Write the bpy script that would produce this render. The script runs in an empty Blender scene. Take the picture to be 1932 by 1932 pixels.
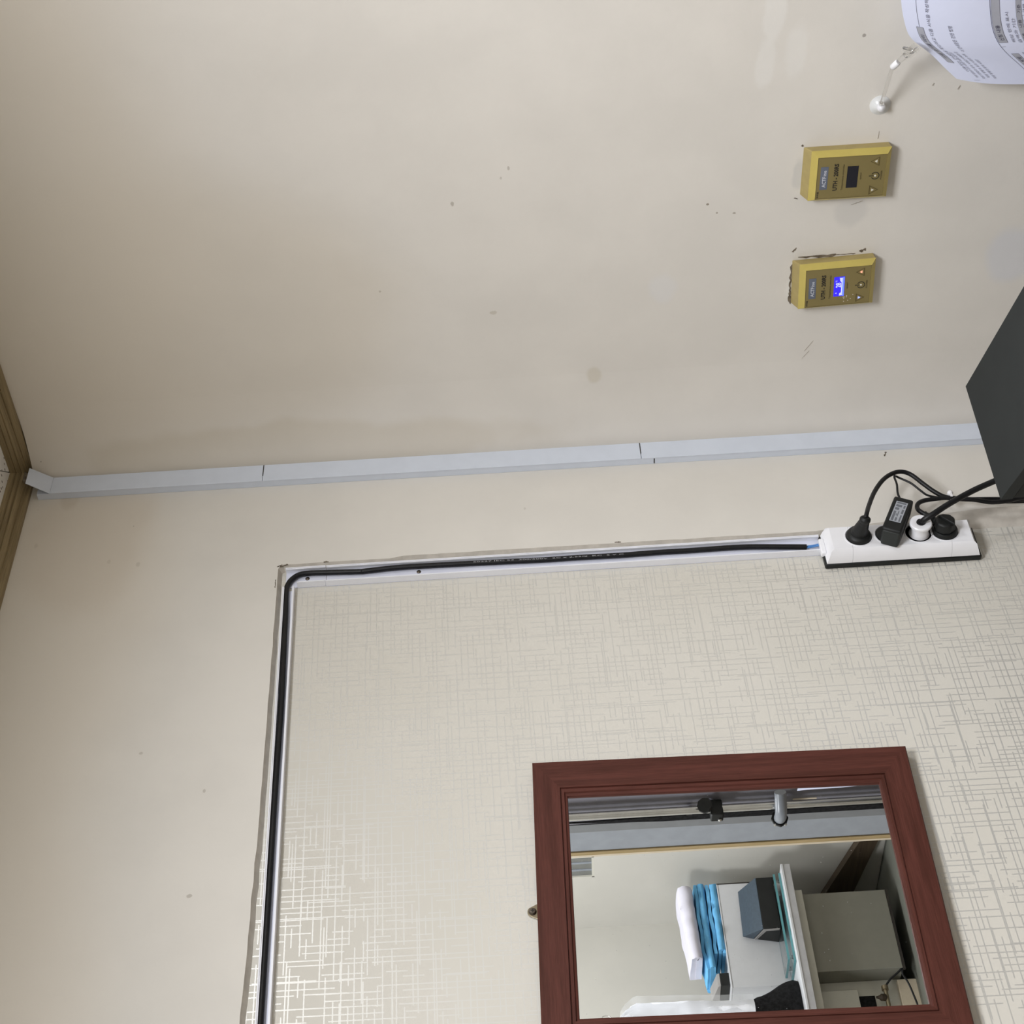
import bpy, bmesh, math, random
from math import sin, cos, pi, radians, sqrt, atan2
from mathutils import Vector, Matrix, noise

random.seed(7)
S = bpy.context.scene
COL = S.collection

# ------------------------------------------------------------------ camera (phone held sideways: world up is picture left)
cam_data = bpy.data.cameras.new('camera')
cam = bpy.data.objects.new('camera', cam_data)
COL.objects.link(cam)
cam_data.sensor_fit = 'HORIZONTAL'
cam_data.sensor_width = 36.0
cam_data.lens = 36.0 * 3060.0 / 1932.0
cam_data.clip_start = 0.02
_X = Vector((-0.03497379, 0.04872581, -0.99819969))
_Y = Vector((0.68329477, -0.72771725, -0.05946307))
_Z = Vector((-0.72930452, -0.68414428, -0.00784306))
cam.matrix_world = Matrix(((_X.x, _Y.x, _Z.x, -2.0814), (_X.y, _Y.y, _Z.y, -1.7973), (_X.z, _Y.z, _Z.z, 1.5), (0, 0, 0, 1)))
S.camera = cam

# ------------------------------------------------------------------ light and exposure
w = bpy.data.worlds.new('world')
S.world = w
w.use_nodes = True
w.node_tree.nodes['Background'].inputs[0].default_value = (1.0, 0.96, 0.9, 1)
w.node_tree.nodes['Background'].inputs[1].default_value = 0.05


def area(name, loc, size, energy, color):
    l = bpy.data.lights.new(name, 'AREA')
    l.shape = 'RECTANGLE'
    l.size, l.size_y = size
    l.energy = energy
    l.color = color
    o = bpy.data.objects.new(name, l)
    o.location = loc
    COL.objects.link(o)
    return o


area('ceiling_lamp', (-1.40, -1.62, 2.335), (0.6, 0.6), 51, (0.97, 0.988, 1.03))
area('recess_ceiling_lamp', (0.10, -1.85, 2.335), (0.6, 0.5), 24, (0.97, 0.988, 1.03))
S.view_settings.view_transform = 'Standard'
S.view_settings.look = 'None'
S.view_settings.exposure = 0.04
S.view_settings.gamma = 1.0
S.view_settings.use_curve_mapping = False


# ------------------------------------------------------------------ node helpers
class NT:
    def __init__(self, name):
        self.m = bpy.data.materials.new(name)
        self.m.use_nodes = True
        self.t = self.m.node_tree
        self.b = self.t.nodes['Principled BSDF']
        self.out = self.t.nodes['Material Output']

    def n(self, typ, **kw):
        x = self.t.nodes.new(typ)
        for k, v in kw.items():
            setattr(x, k, v)
        return x

    def put(self, sock, v):
        if isinstance(v, bpy.types.NodeSocket):
            self.t.links.new(v, sock)
        else:
            sock.default_value = v

    def math(self, op, a, b=0.0, c=0.0, clamp=False):
        x = self.n('ShaderNodeMath', operation=op, use_clamp=clamp)
        self.put(x.inputs[0], a)
        self.put(x.inputs[1], b)
        self.put(x.inputs[2], c)
        return x.outputs[0]

    def obj(self):
        return self.n('ShaderNodeTexCoord').outputs['Object']

    def sep(self, v):
        x = self.n('ShaderNodeSeparateXYZ')
        self.t.links.new(v, x.inputs[0])
        return x.outputs

    def comb(self, a, b, c=0.0):
        x = self.n('ShaderNodeCombineXYZ')
        for i, v in enumerate((a, b, c)):
            self.put(x.inputs[i], v)
        return x.outputs[0]

    def scale(self, v, s):
        x = self.n('ShaderNodeMapping')
        self.t.links.new(v, x.inputs[0])
        x.inputs['Scale'].default_value = s
        return x.outputs[0]

    def noise(self, v, scale, detail=3.0, rough=0.55):
        x = self.n('ShaderNodeTexNoise')
        self.t.links.new(v, x.inputs['Vector'])
        x.inputs['Scale'].default_value = scale
        x.inputs['Detail'].default_value = detail
        x.inputs['Roughness'].default_value = rough
        return x.outputs[0]

    def ramp(self, v, lo, hi, a=0.0, b=1.0):
        x = self.n('ShaderNodeMapRange')
        x.interpolation_type = 'SMOOTHSTEP'
        self.put(x.inputs[0], v)
        for i, q in enumerate((lo, hi, a, b)):
            x.inputs[i + 1].default_value = q
        return x.outputs[0]

    def mix(self, f, a, b):
        x = self.n('ShaderNodeMix', data_type='RGBA')
        self.put(x.inputs[0], f)
        self.put(x.inputs[6], a if isinstance(a, bpy.types.NodeSocket) else (*a, 1))
        self.put(x.inputs[7], b if isinstance(b, bpy.types.NodeSocket) else (*b, 1))
        return x.outputs[2]

    def bump(self, h, strength, dist=0.002):
        x = self.n('ShaderNodeBump')
        x.inputs['Strength'].default_value = strength
        x.inputs['Distance'].default_value = dist
        self.t.links.new(h, x.inputs['Height'])
        self.t.links.new(x.outputs[0], self.b.inputs['Normal'])

    def set(self, **kw):
        for k, v in kw.items():
            k = {'color': 'Base Color', 'rough': 'Roughness', 'metal': 'Metallic', 'spec': 'Specular IOR Level', 'trans': 'Transmission Weight',
                 'ior': 'IOR', 'alpha': 'Alpha', 'ecol': 'Emission Color', 'estr': 'Emission Strength', 'coat': 'Coat Weight'}[k]
            if isinstance(v, tuple):
                v = (*v, 1) if len(v) == 3 else v
            self.put(self.b.inputs[k], v)
        return self


def mat(name, color, rough=0.5, metal=0.0, spec=0.5, var=0.06, vscale=30.0, bump=0.0, bscale=300.0, **kw):
    """Plain coloured surface with a little procedural variation and grain."""
    q = NT(name)
    o = q.obj()
    f = q.ramp(q.noise(o, vscale, 4), 0.3, 0.7)
    c0 = tuple(max(0, c * (1 - var)) for c in color)
    c1 = tuple(min(1, c * (1 + var)) for c in color)
    q.set(color=q.mix(f, c0, c1), rough=rough, metal=metal, spec=spec, **kw)
    if bump:
        q.bump(q.noise(o, bscale, 3), bump, 0.0005)
    return q.m


def paint_wall(name, color, plane, spots=(), rough=0.6):
    """Hand trowelled, painted plaster: blotches, trowel relief, pin specks and the patches, stains and painted warm-light tints listed in spots."""
    q = NT(name)
    o = q.obj()
    xyz = q.sep(o)
    a, b = (xyz[0], xyz[2]) if plane == 'xz' else (xyz[1], xyz[2])
    big = q.noise(o, 2.2, 3)
    mid = q.noise(o, 9.0, 4)
    fine = q.noise(o, 240.0, 3)
    f = q.math('MULTIPLY_ADD', mid, 0.5, q.math('MULTIPLY', big, 0.5))
    col = q.mix(q.ramp(f, 0.35, 0.65), tuple(c * 0.965 for c in color), tuple(min(1, c * 1.025) for c in color))
    for (u, v, ru, rv, cc, k) in spots:
        du = q.math('DIVIDE', q.math('SUBTRACT', a, u), ru)
        dv = q.math('DIVIDE', q.math('SUBTRACT', b, v), rv)
        d = q.math('SQRT', q.math('ADD', q.math('MULTIPLY', du, du), q.math('MULTIPLY', dv, dv)))
        d = q.math('ADD', d, q.math('MULTIPLY', q.math('SUBTRACT', q.noise(o, 0.35 / max(min(ru, rv), .002), 3), 0.5), 1.2))
        col = q.mix(q.math('MULTIPLY', q.ramp(d, 1.05, 0.6), k), col, cc)
    vor = q.n('ShaderNodeTexVoronoi')
    q.t.links.new(o, vor.inputs['Vector'])
    vor.inputs['Scale'].default_value = 38.0
    pick = q.math('GREATER_THAN', q.sep(vor.outputs['Color'])[0], 0.95)
    sp = q.math('MULTIPLY', q.ramp(vor.outputs['Distance'], 0.055, 0.03), pick)
    col = q.mix(q.math('MULTIPLY', sp, 0.5), col, (0.12, 0.09, 0.06))
    q.set(color=col, rough=rough, spec=0.3)
    h = q.math('ADD', q.math('MULTIPLY', q.noise(o, 26.0, 4), 1.0), q.math('MULTIPLY', fine, 0.12))
    q.bump(h, 0.28, 0.0022)
    return q.m


def wallpaper():
    """Cream paper with a printed pearl-gloss maze of short crossing lines."""
    q = NT('wallpaper')
    o = q.obj()
    xyz = q.sep(o)
    u = q.math('ADD', xyz[0], q.math('MULTIPLY', xyz[2], -0.004))
    v = q.math('ADD', xyz[2], q.math('MULTIPLY', xyz[0], -0.022))

    def wn(x, y, z):
        k = q.n('ShaderNodeTexWhiteNoise', noise_dimensions='3D')
        q.t.links.new(q.comb(x, y, z), k.inputs['Vector'])
        return k.outputs['Value']

    def layer(a, b, pitch, seg, thr, wid, seed):
        ap = q.math('DIVIDE', a, pitch)
        c = q.math('FLOOR', ap)
        r = wn(c, seed, 0.5)
        ctr = q.math('ADD', c, q.math('MULTIPLY_ADD', r, 0.5, 0.25))
        lim = wid / pitch
        line = q.ramp(q.math('ABSOLUTE', q.math('SUBTRACT', ap, ctr)), lim * 0.62, lim * 0.38)
        bp = q.math('ADD', q.math('DIVIDE', b, seg), q.math('MULTIPLY', wn(c, seed, 3.5), 9.0))
        row = q.math('FLOOR', bp)
        on = q.math('GREATER_THAN', wn(c, row, seed), thr)
        return q.math('MULTIPLY', line, on)

    W = 0.0016
    ls = [layer(u, v, 0.0098, 0.027, 0.36, W, 1.5), layer(u, v, 0.023, 0.055, 0.5, W, 2.5),
          layer(v, u, 0.0090, 0.029, 0.36, W, 7.5), layer(v, u, 0.024, 0.06, 0.5, W, 8.5)]
    L = ls[0]
    for k in ls[1:]:
        L = q.math('MAXIMUM', L, k)
    fib = q.noise(q.scale(o, (260, 260, 1800)), 1.0, 2)
    base = q.mix(q.ramp(q.noise(o, 3.0, 3), 0.3, 0.7), (0.625, 0.60, 0.535), (0.655, 0.63, 0.57))
    q.set(color=base, rough=0.62, spec=0.25)
    q.bump(fib, 0.05, 0.0004)
    p = q.n('ShaderNodeBsdfPrincipled')
    p.inputs['Base Color'].default_value = (0.66, 0.65, 0.61, 1)
    p.inputs['Metallic'].default_value = 0.40
    p.inputs['Roughness'].default_value = 0.33
    ms = q.n('ShaderNodeMixShader')
    q.t.links.new(q.math('MULTIPLY', L, 0.9), ms.inputs[0])
    q.t.links.new(q.b.outputs[0], ms.inputs[1])
    q.t.links.new(p.outputs[0], ms.inputs[2])
    q.t.links.new(ms.outputs[0], q.out.inputs[0])
    return q.m


def grained(name, dark, light, axis, rough=0.5, scale=1.0, spec=0.4, bump=0.15):
    q = NT(name)
    o = q.obj()
    s = [90.0 * scale] * 3
    s[axis] = 4.0 * scale
    g = q.noise(q.scale(o, tuple(s)), 1.0, 5, 0.65)
    s2 = [700.0 * scale] * 3
    s2[axis] = 22.0 * scale
    g2 = q.noise(q.scale(o, tuple(s2)), 1.0, 3, 0.6)
    f = q.math('MULTIPLY_ADD', g, 0.6, q.math('MULTIPLY', g2, 0.4))
    q.set(color=q.mix(q.ramp(f, 0.34, 0.66), dark, light), rough=rough, spec=spec)
    q.bump(f, bump, 0.0006)
    return q.m


WHT = (0.80, 0.78, 0.74)
DRK = (0.22, 0.18, 0.13)
R_SPOTS = [(-0.749, 1.119, .05, .018, WHT, .55), (-0.69, 1.128, .045, .016, WHT, .5), (-0.705, 1.085, .05, .02, WHT, .45), (-0.313, 1.266, .03, .028, (0.72, 0.71, 0.70), .55),
           (-0.335, 0.728, .06, .045, (0.66, 0.66, 0.68), .75), (-0.154, 1.375, .02, .016, (0.52, 0.46, 0.33), .35), (-0.490, 1.580, .005, .003, DRK, .45),
           (-0.545, 1.494, .004, .002, DRK, .4), (-0.529, 1.506, .003, .002, DRK, .3), (-0.462, 1.2005, .0022, .0022, DRK, .8), (-0.446, 1.186, .002, .002, DRK, .7),
           (-0.444, 1.160, .002, .003, DRK, .6), (-0.7195, 0.993, .003, .003, (0.3, 0.27, 0.24), .8), (-0.341, 1.703, .002, .002, DRK, .45), (-0.288, 1.531, .004, .008, (.45, .40, .32), .5),
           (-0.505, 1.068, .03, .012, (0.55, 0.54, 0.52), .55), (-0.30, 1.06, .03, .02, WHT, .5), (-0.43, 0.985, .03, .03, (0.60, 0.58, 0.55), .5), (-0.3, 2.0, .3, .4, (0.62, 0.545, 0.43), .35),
           (-0.55, 2.36, .95, .42, (0.735, 0.672, 0.575), .7), (-0.05, 1.9, .05, .5, (0.55, 0.48, 0.36), .3)]  # broad warm tints high on the wall paint in the bounce light
L_SPOTS = [(-0.7, 2.36, 1.3, .36, (0.715, 0.655, 0.565), .7), (-0.191, 2.287, .006, .004, DRK, .18), (-0.238, 2.163, .006, .004, DRK, .2), (-0.248, 2.115, .006, .004, DRK, .2), (-0.702, 1.963, .004, .0025, DRK, .35), (-0.87, 1.965, .003, .004, DRK, .4),  # first entry colours in the warm bounce light below the ceiling
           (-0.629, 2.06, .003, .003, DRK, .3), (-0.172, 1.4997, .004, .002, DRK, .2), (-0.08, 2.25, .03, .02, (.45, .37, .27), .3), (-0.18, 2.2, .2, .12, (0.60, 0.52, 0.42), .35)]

M = {}
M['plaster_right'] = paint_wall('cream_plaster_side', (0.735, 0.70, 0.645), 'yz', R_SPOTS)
M['plaster_left'] = paint_wall('cream_plaster_front', (0.715, 0.685, 0.63), 'xz', L_SPOTS)
M['wallpaper'] = wallpaper()
M['white_paint'] = mat('white_wall_paint', (0.50, 0.485, 0.44), 0.6, spec=0.3, var=0.03, vscale=5, bump=0.1, bscale=60)
M['putty'] = mat('putty_edge', (0.56, 0.52, 0.46), 0.75, spec=0.2, var=0.08, vscale=60, bump=0.3, bscale=160)
M['dent'] = mat('plaster_dent', (0.40, 0.36, 0.31), 0.8, var=0.2, vscale=200)
M['chip'] = mat('dark_gap', (0.17, 0.14, 0.105), 0.9, spec=0.1, var=0.4, vscale=150)
M['trim'] = grained('brown_cornice_wood_a', (0.20, 0.150, 0.075), (0.34, 0.262, 0.145), 0, 0.55)
M['trim_y'] = grained('brown_cornice_wood_b', (0.20, 0.150, 0.075), (0.34, 0.262, 0.145), 1, 0.55)
M['frame_h'] = grained('mahogany_frame_h', (0.060, 0.0190, 0.013), (0.105, 0.034, 0.025), 0, 0.5, 1.3, spec=0.18)
M['frame_v'] = grained('mahogany_frame_v', (0.060, 0.0190, 0.013), (0.105, 0.034, 0.025), 2, 0.5, 1.3, spec=0.18)
M['near_wall'] = mat('cream_wall_far', (0.50, 0.47, 0.42), 0.6)
M['mdf'] = mat('frame_back', (0.30, 0.22, 0.15), 0.8)
M['duct'] = mat('grey_white_pvc', (0.66, 0.71, 0.80), 0.42, var=0.02)
M['pvc'] = mat('white_pvc', (0.84, 0.85, 0.90), 0.36, var=0.02)
M['pvc_in'] = mat('white_pvc_floor', (0.74, 0.76, 0.87), 0.45, var=0.03)
M['black_rubber'] = mat('black_rubber', (0.008, 0.008, 0.009), 0.42, spec=0.3, var=0.2, vscale=80)
M['black_plastic'] = mat('black_plastic', (0.009, 0.010, 0.010), 0.5, spec=0.35, var=0.15, bump=0.25, bscale=900)
M['dark_plastic'] = mat('dark_grey_plastic', (0.028, 0.031, 0.030), 0.5, spec=0.3, var=0.1)
M['black_matte'] = mat('black_cloth', (0.010, 0.010, 0.011), 0.9, spec=0.2, var=0.5, vscale=120, bump=0.6, bscale=200)
M['blue_wire'] = mat('blue_insulation', (0.06, 0.22, 0.55), 0.4)
M['print_white'] = mat('white_print', (0.38, 0.38, 0.40), 0.6)
M['strip_white'] = mat('glossy_white_abs', (0.88, 0.88, 0.91), 0.25, var=0.015)
M['socket_grey'] = mat('socket_recess', (0.42, 0.42, 0.44), 0.4, var=0.05)
M['screw'] = mat('dark_screw', (0.12, 0.10, 0.08), 0.35, metal=0.8)
M['brass_dark'] = mat('aged_brass', (0.30, 0.25, 0.17), 0.35, metal=0.85)
M['box_grey'] = mat('charcoal_sheet_metal', (0.022, 0.025, 0.025), 0.7, spec=0.16, var=0.04, bump=0.3, bscale=1400)
M['box_side'] = mat('charcoal_side', (0.017, 0.018, 0.017), 0.7, spec=0.16, var=0.05)
M['gold'] = mat('gold_paint_case', (0.42, 0.335, 0.14), 0.45, metal=0.2, spec=0.35, var=0.05, vscale=60)
M['gold_bezel'] = mat('gold_satin_bezel', (0.56, 0.455, 0.125), 0.40, metal=0.22, spec=0.4, var=0.03, vscale=60)
M['gold_face'] = mat('gold_face_plate', (0.27, 0.215, 0.085), 0.48, metal=0.35, var=0.03, bump=0.1, bscale=1200)
M['gold_dark'] = mat('gold_outline', (0.10, 0.07, 0.02), 0.5)
M['ink'] = mat('black_ink', (0.02, 0.016, 0.012), 0.6)
M['ink_gold'] = mat('brown_ink', (0.075, 0.055, 0.02), 0.6)
M['logo_plate'] = mat('slate_logo_plate', (0.13, 0.15, 0.20), 0.4, var=0.1)
M['logo_ink'] = mat('silver_logo', (0.62, 0.64, 0.70), 0.4)
M['lcd_off'] = mat('dark_display', (0.004, 0.004, 0.012), 0.2, spec=0.4)
M['lcd_on'] = mat('lit_blue_display', (0.01, 0.01, 0.3), 0.3, ecol=(0.03, 0.012, 1.0), estr=1.1)
M['lcd_bar'] = mat('lit_display_bar', (0.1, 0.1, 0.6), 0.3, ecol=(0.12, 0.22, 1.0), estr=1.0)
M['lcd_pale'] = mat('lit_display_digit', (0.4, 0.4, 0.8), 0.3, ecol=(0.42, 0.45, 1.0), estr=1.0)
M['led_off'] = mat('clear_led', (0.75, 0.72, 0.62), 0.3)
M['led_red'] = mat('red_led', (0.8, 0.3, 0.2), 0.3, ecol=(1.0, 0.42, 0.28), estr=0.85)
M['led_blue'] = mat('blue_led', (0.3, 0.35, 0.9), 0.3, ecol=(0.35, 0.45, 1.0), estr=0.9)
M['paper'] = mat('white_paper', (0.755, 0.795, 0.985), 0.75, spec=0.2, var=0.01)
M['paper_grey'] = mat('printed_grey', (0.42, 0.43, 0.49), 0.8, spec=0.1)
M['paper_ink'] = mat('printed_ink', (0.14, 0.14, 0.19), 0.8, spec=0.1)
M['label_grey'] = mat('grey_sticker', (0.40, 0.42, 0.46), 0.5)
M['label_ink'] = mat('sticker_print', (0.15, 0.16, 0.18), 0.6)
M['cup_white'] = mat('milky_silicone', (0.80, 0.81, 0.81), 0.22, trans=0.08, var=0.02)
M['joint_white'] = mat('white_joint', (0.82, 0.82, 0.85), 0.35)
M['clear'] = mat('clear_acrylic', (0.90, 0.89, 0.87), 0.08, trans=0.9, ior=1.3, var=0.0)
M['tie'] = mat('white_tie', (0.80, 0.79, 0.80), 0.35)
M['steel'] = mat('brushed_steel', (0.62, 0.62, 0.60), 0.25, metal=0.9)
M['door_lilac'] = mat('lilac_grey_door', (0.21, 0.205, 0.235), 0.4, var=0.05)
M['door_grey'] = mat('mid_grey_door', (0.20, 0.21, 0.22), 0.4, var=0.05)
M['door_pale'] = mat('pale_grey_door', (0.30, 0.325, 0.36), 0.4, var=0.05)
M['arm_grey'] = mat('blue_grey_arm', (0.22, 0.24, 0.27), 0.35)
M['oak'] = grained('light_oak', (0.30, 0.22, 0.10), (0.46, 0.35, 0.19), 2, 0.5)
M['cream_trim'] = mat('cream_trim', (0.60, 0.52, 0.40), 0.5)
M['desk_white'] = mat('white_laminate', (0.60, 0.61, 0.63), 0.35, var=0.02)
M['desk_grey'] = mat('grey_edge', (0.42, 0.42, 0.43), 0.45)
M['cab_white'] = mat('off_white_cabinet', (0.50, 0.49, 0.43), 0.5, var=0.03)
M['cab_shaded'] = mat('shaded_white_cabinet', (0.20, 0.195, 0.16), 0.5, var=0.03)  # white cabinet front, with the shade below the desk put into its colour
M['box_pane'] = mat('dusty_grey_pane', (0.15, 0.155, 0.145), 0.3)
M['glass'] = mat('clear_glass', (0.88, 0.95, 0.95), 0.02, trans=1.0, ior=1.45, var=0.0)
M['teal_edge'] = mat('teal_glass_edge', (0.09, 0.26, 0.28), 0.25, var=0.1)
M['towel_white'] = mat('white_towel', (0.60, 0.59, 0.665), 0.95, spec=0.1, var=0.03, bump=0.5, bscale=500)
M['towel_blue'] = mat('blue_towel', (0.14, 0.40, 0.66), 0.95, spec=0.1, var=0.08, bump=0.5, bscale=500)
M['slate_blue'] = mat('slate_blue_box', (0.040, 0.060, 0.082), 0.5, var=0.1, vscale=120)
M['grey_box'] = mat('grey_box_lid', (0.28, 0.27, 0.26), 0.5)
M['board'] = grained('dark_brown_board', (0.030, 0.020, 0.011), (0.055, 0.038, 0.022), 1, 0.6)
M['olive'] = mat('olive_grey_platform', (0.115, 0.118, 0.098), 0.6, var=0.06)
M['garment'] = mat('white_garment', (0.84, 0.86, 0.92), 0.8, spec=0.2, var=0.05)
M['film'] = mat('clear_film', (0.75, 0.77, 0.80), 0.12, var=0.02, alpha=0.16)
M['floor'] = mat('floor_vinyl', (0.20, 0.15, 0.10), 0.45, var=0.1, vscale=8)


def mirror_mat():
    q = NT('mirror_silver')
    o = q.obj()
    vor = q.n('ShaderNodeTexVoronoi')
    q.t.links.new(o, vor.inputs['Vector'])
    vor.inputs['Scale'].default_value = 260.0
    pick = q.math('GREATER_THAN', q.sep(vor.outputs['Color'])[0], 0.93)
    d = q.math('MULTIPLY', q.ramp(vor.outputs['Distance'], 0.16, 0.06), pick)
    q.set(color=q.mix(d, (0.83, 0.84, 0.83), (0.62, 0.62, 0.62)), metal=q.math('SUBTRACT', 1.0, q.math('MULTIPLY', d, 0.35)), rough=0.0)
    return q.m


def ceiling_mat():
    q = NT('fissured_ceiling_tile')
    o = q.obj()
    vor = q.n('ShaderNodeTexVoronoi')
    q.t.links.new(q.scale(o, (150.0, 95.0, 100.0)), vor.inputs['Vector'])
    vor.inputs['Scale'].default_value = 1.0
    pick = q.math('GREATER_THAN', q.sep(vor.outputs['Color'])[0], 0.45)
    d = q.math('MULTIPLY', q.ramp(vor.outputs['Distance'], 0.30, 0.2), pick)
    q.set(color=q.mix(d, (0.80, 0.78, 0.74), (0.10, 0.08, 0.06)), rough=0.9, spec=0.1)
    q.bump(d, -0.4, 0.002)
    return q.m


M['mirror'] = mirror_mat()
M['ceiling'] = ceiling_mat()


# ------------------------------------------------------------------ mesh helpers
class MB:
    def __init__(self):
        self.v, self.f = [], []

    def add(self, vs, fs):
        k = len(self.v)
        self.v += [Vector(p) for p in vs]
        self.f += [tuple(i + k for i in f) for f in fs]
        return self

    def hexa(self, p):
        """8 points: bottom loop 0-3, top loop 4-7."""
        return self.add(p, [(3, 2, 1, 0), (4, 5, 6, 7), (0, 1, 5, 4), (1, 2, 6, 5), (2, 3, 7, 6), (3, 0, 4, 7)])

    def box(self, lo, hi):
        (a, b, c), (d, e, f) = [min(p) for p in zip(lo, hi)], [max(p) for p in zip(lo, hi)]
        return self.hexa([(a, b, c), (d, b, c), (d, e, c), (a, e, c), (a, b, f), (d, b, f), (d, e, f), (a, e, f)])

    def loft(self, a, b, caps=True):
        n = len(a)
        fs = [(i, (i + 1) % n, n + (i + 1) % n, n + i) for i in range(n)]
        if caps:
            fs += [tuple(reversed(range(n))), tuple(range(n, 2 * n))]
        return self.add(list(a) + list(b), fs)

    def tube(self, pts, r, n=12, caps=True, flat=None):
        pts = [Vector(p) for p in pts]
        rs = r if isinstance(r, (list, tuple)) else [r] * len(pts)
        k0 = len(self.v)
        nrm = None
        for i, p in enumerate(pts):
            t = (pts[min(i + 1, len(pts) - 1)] - pts[max(i - 1, 0)]).normalized()
            if nrm is None:
                nrm = t.orthogonal().normalized()
            nrm = (nrm - t * nrm.dot(t)).normalized()
            bi = t.cross(nrm)
            for j in range(n):
                a = 2 * pi * j / n
                self.v.append(p + (nrm * cos(a) + bi * sin(a)) * rs[i])
        for i in range(len(pts) - 1):
            for j in range(n):
                a, b = k0 + i * n + j, k0 + i * n + (j + 1) % n
                self.f.append((a, b, b + n, a + n))
        if caps:
            self.f.append(tuple(k0 + j for j in reversed(range(n))))
            self.f.append(tuple(k0 + (len(pts) - 1) * n + j for j in range(n)))
        return self

    def lathe(self, prof, origin, axis, n=28):
        """prof: (radius, height along axis)."""
        ax = Vector(axis).normalized()
        a = ax.orthogonal().normalized()
        b = ax.cross(a)
        o = Vector(origin)
        k = len(self.v)
        for (r, h) in prof:
            for j in range(n):
                t = 2 * pi * j / n
                self.v.append(o + ax * h + (a * cos(t) + b * sin(t)) * r)
        for i in range(len(prof) - 1):
            for j in range(n):
                p, q2 = k + i * n + j, k + i * n + (j + 1) % n
                self.f.append((p, q2, q2 + n, p + n))
        if prof[0][0] > 1e-6:
            self.f.append(tuple(k + j for j in reversed(range(n))))
        if prof[-1][0] > 1e-6:
            self.f.append(tuple(k + (len(prof) - 1) * n + j for j in range(n)))
        return self

    def sheet(self, fn, nu, nv, th):
        """Closed thin sheet from fn(i/nu, j/nv) -> point; th = thickness."""
        P = [[Vector(fn(i / nu, j / nv)) for j in range(nv + 1)] for i in range(nu + 1)]
        top, bot = [], []
        for i in range(nu + 1):
            for j in range(nv + 1):
                du = P[min(i + 1, nu)][j] - P[max(i - 1, 0)][j]
                dv = P[i][min(j + 1, nv)] - P[i][max(j - 1, 0)]
                nn = du.cross(dv)
                nn = nn.normalized() if nn.length > 1e-12 else Vector((0, 0, 1))
                top.append(P[i][j] + nn * th / 2)
                bot.append(P[i][j] - nn * th / 2)
        N = (nu + 1) * (nv + 1)
        ix = lambda i, j: i * (nv + 1) + j
        fs = []
        for i in range(nu):
            for j in range(nv):
                q = (ix(i, j), ix(i + 1, j), ix(i + 1, j + 1), ix(i, j + 1))
                fs.append(q)
                fs.append(tuple(N + x for x in reversed(q)))
        rim = [ix(i, 0) for i in range(nu + 1)] + [ix(nu, j) for j in range(1, nv + 1)] + [ix(i, nv) for i in range(nu - 1, -1, -1)] + [ix(0, j) for j in range(nv - 1, 0, -1)]
        for a, b in zip(rim, rim[1:] + rim[:1]):
            fs.append((b, a, N + a, N + b))
        return self.add(top + bot, fs)


def smooth_path(pts, sub=6):
    pts = [Vector(p) for p in pts]
    out = []
    for i in range(len(pts) - 1):
        p0, p1, p2, p3 = pts[max(i - 1, 0)], pts[i], pts[i + 1], pts[min(i + 2, len(pts) - 1)]
        for k in range(sub):
            t = k / sub
            out.append(0.5 * ((2 * p1) + (p2 - p0) * t + (2 * p0 - 5 * p1 + 4 * p2 - p3) * t * t + (3 * p1 - p0 - 3 * p2 + p3) * t ** 3))
    out.append(pts[-1])
    return out


def world_loc(o):
    v = Vector((0, 0, 0))
    while o is not None:
        v += o.location
        o = o.parent
    return v


def build(name, mb, material, parent=None, bevel=0.0, smooth=35, origin=None, seg=2, recalc=True):
    """One mesh object; mb is in world coordinates."""
    me = bpy.data.meshes.new(name)
    off = world_loc(parent) if parent is not None else Vector((0, 0, 0))
    loc = Vector((0, 0, 0))
    if origin is not None:
        loc = Vector(origin) - off
    me.from_pydata([tuple(p - off - loc) for p in mb.v], [], mb.f)
    if recalc:
        bm = bmesh.new()
        bm.from_mesh(me)
        bmesh.ops.recalc_face_normals(bm, faces=bm.faces)
        bm.to_mesh(me)
        bm.free()
    if smooth:
        me.shade_smooth()
        me.set_sharp_from_angle(angle=radians(smooth))
    me.materials.append(M[material] if isinstance(material, str) else material)
    o = bpy.data.objects.new(name, me)
    COL.objects.link(o)
    o.location = loc
    if parent is not None:
        o.parent = parent
    if bevel:
        b = o.modifiers.new('bevel', 'BEVEL')
        b.width = bevel
        b.segments = seg
        b.limit_method = 'ANGLE'
        b.angle_limit = radians(40)
    return o


def thing(name, label, cat, loc, group=None):
    o = bpy.data.objects.new(name, None)
    o.empty_display_size = 0.05
    COL.objects.link(o)
    o.location = loc
    o['label'] = label
    o['category'] = cat
    if group:
        o['group'] = group
    return o


def stuff(o):
    o['kind'] = 'stuff'
    return o


def struct(o):
    o['kind'] = 'structure'
    return o


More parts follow.
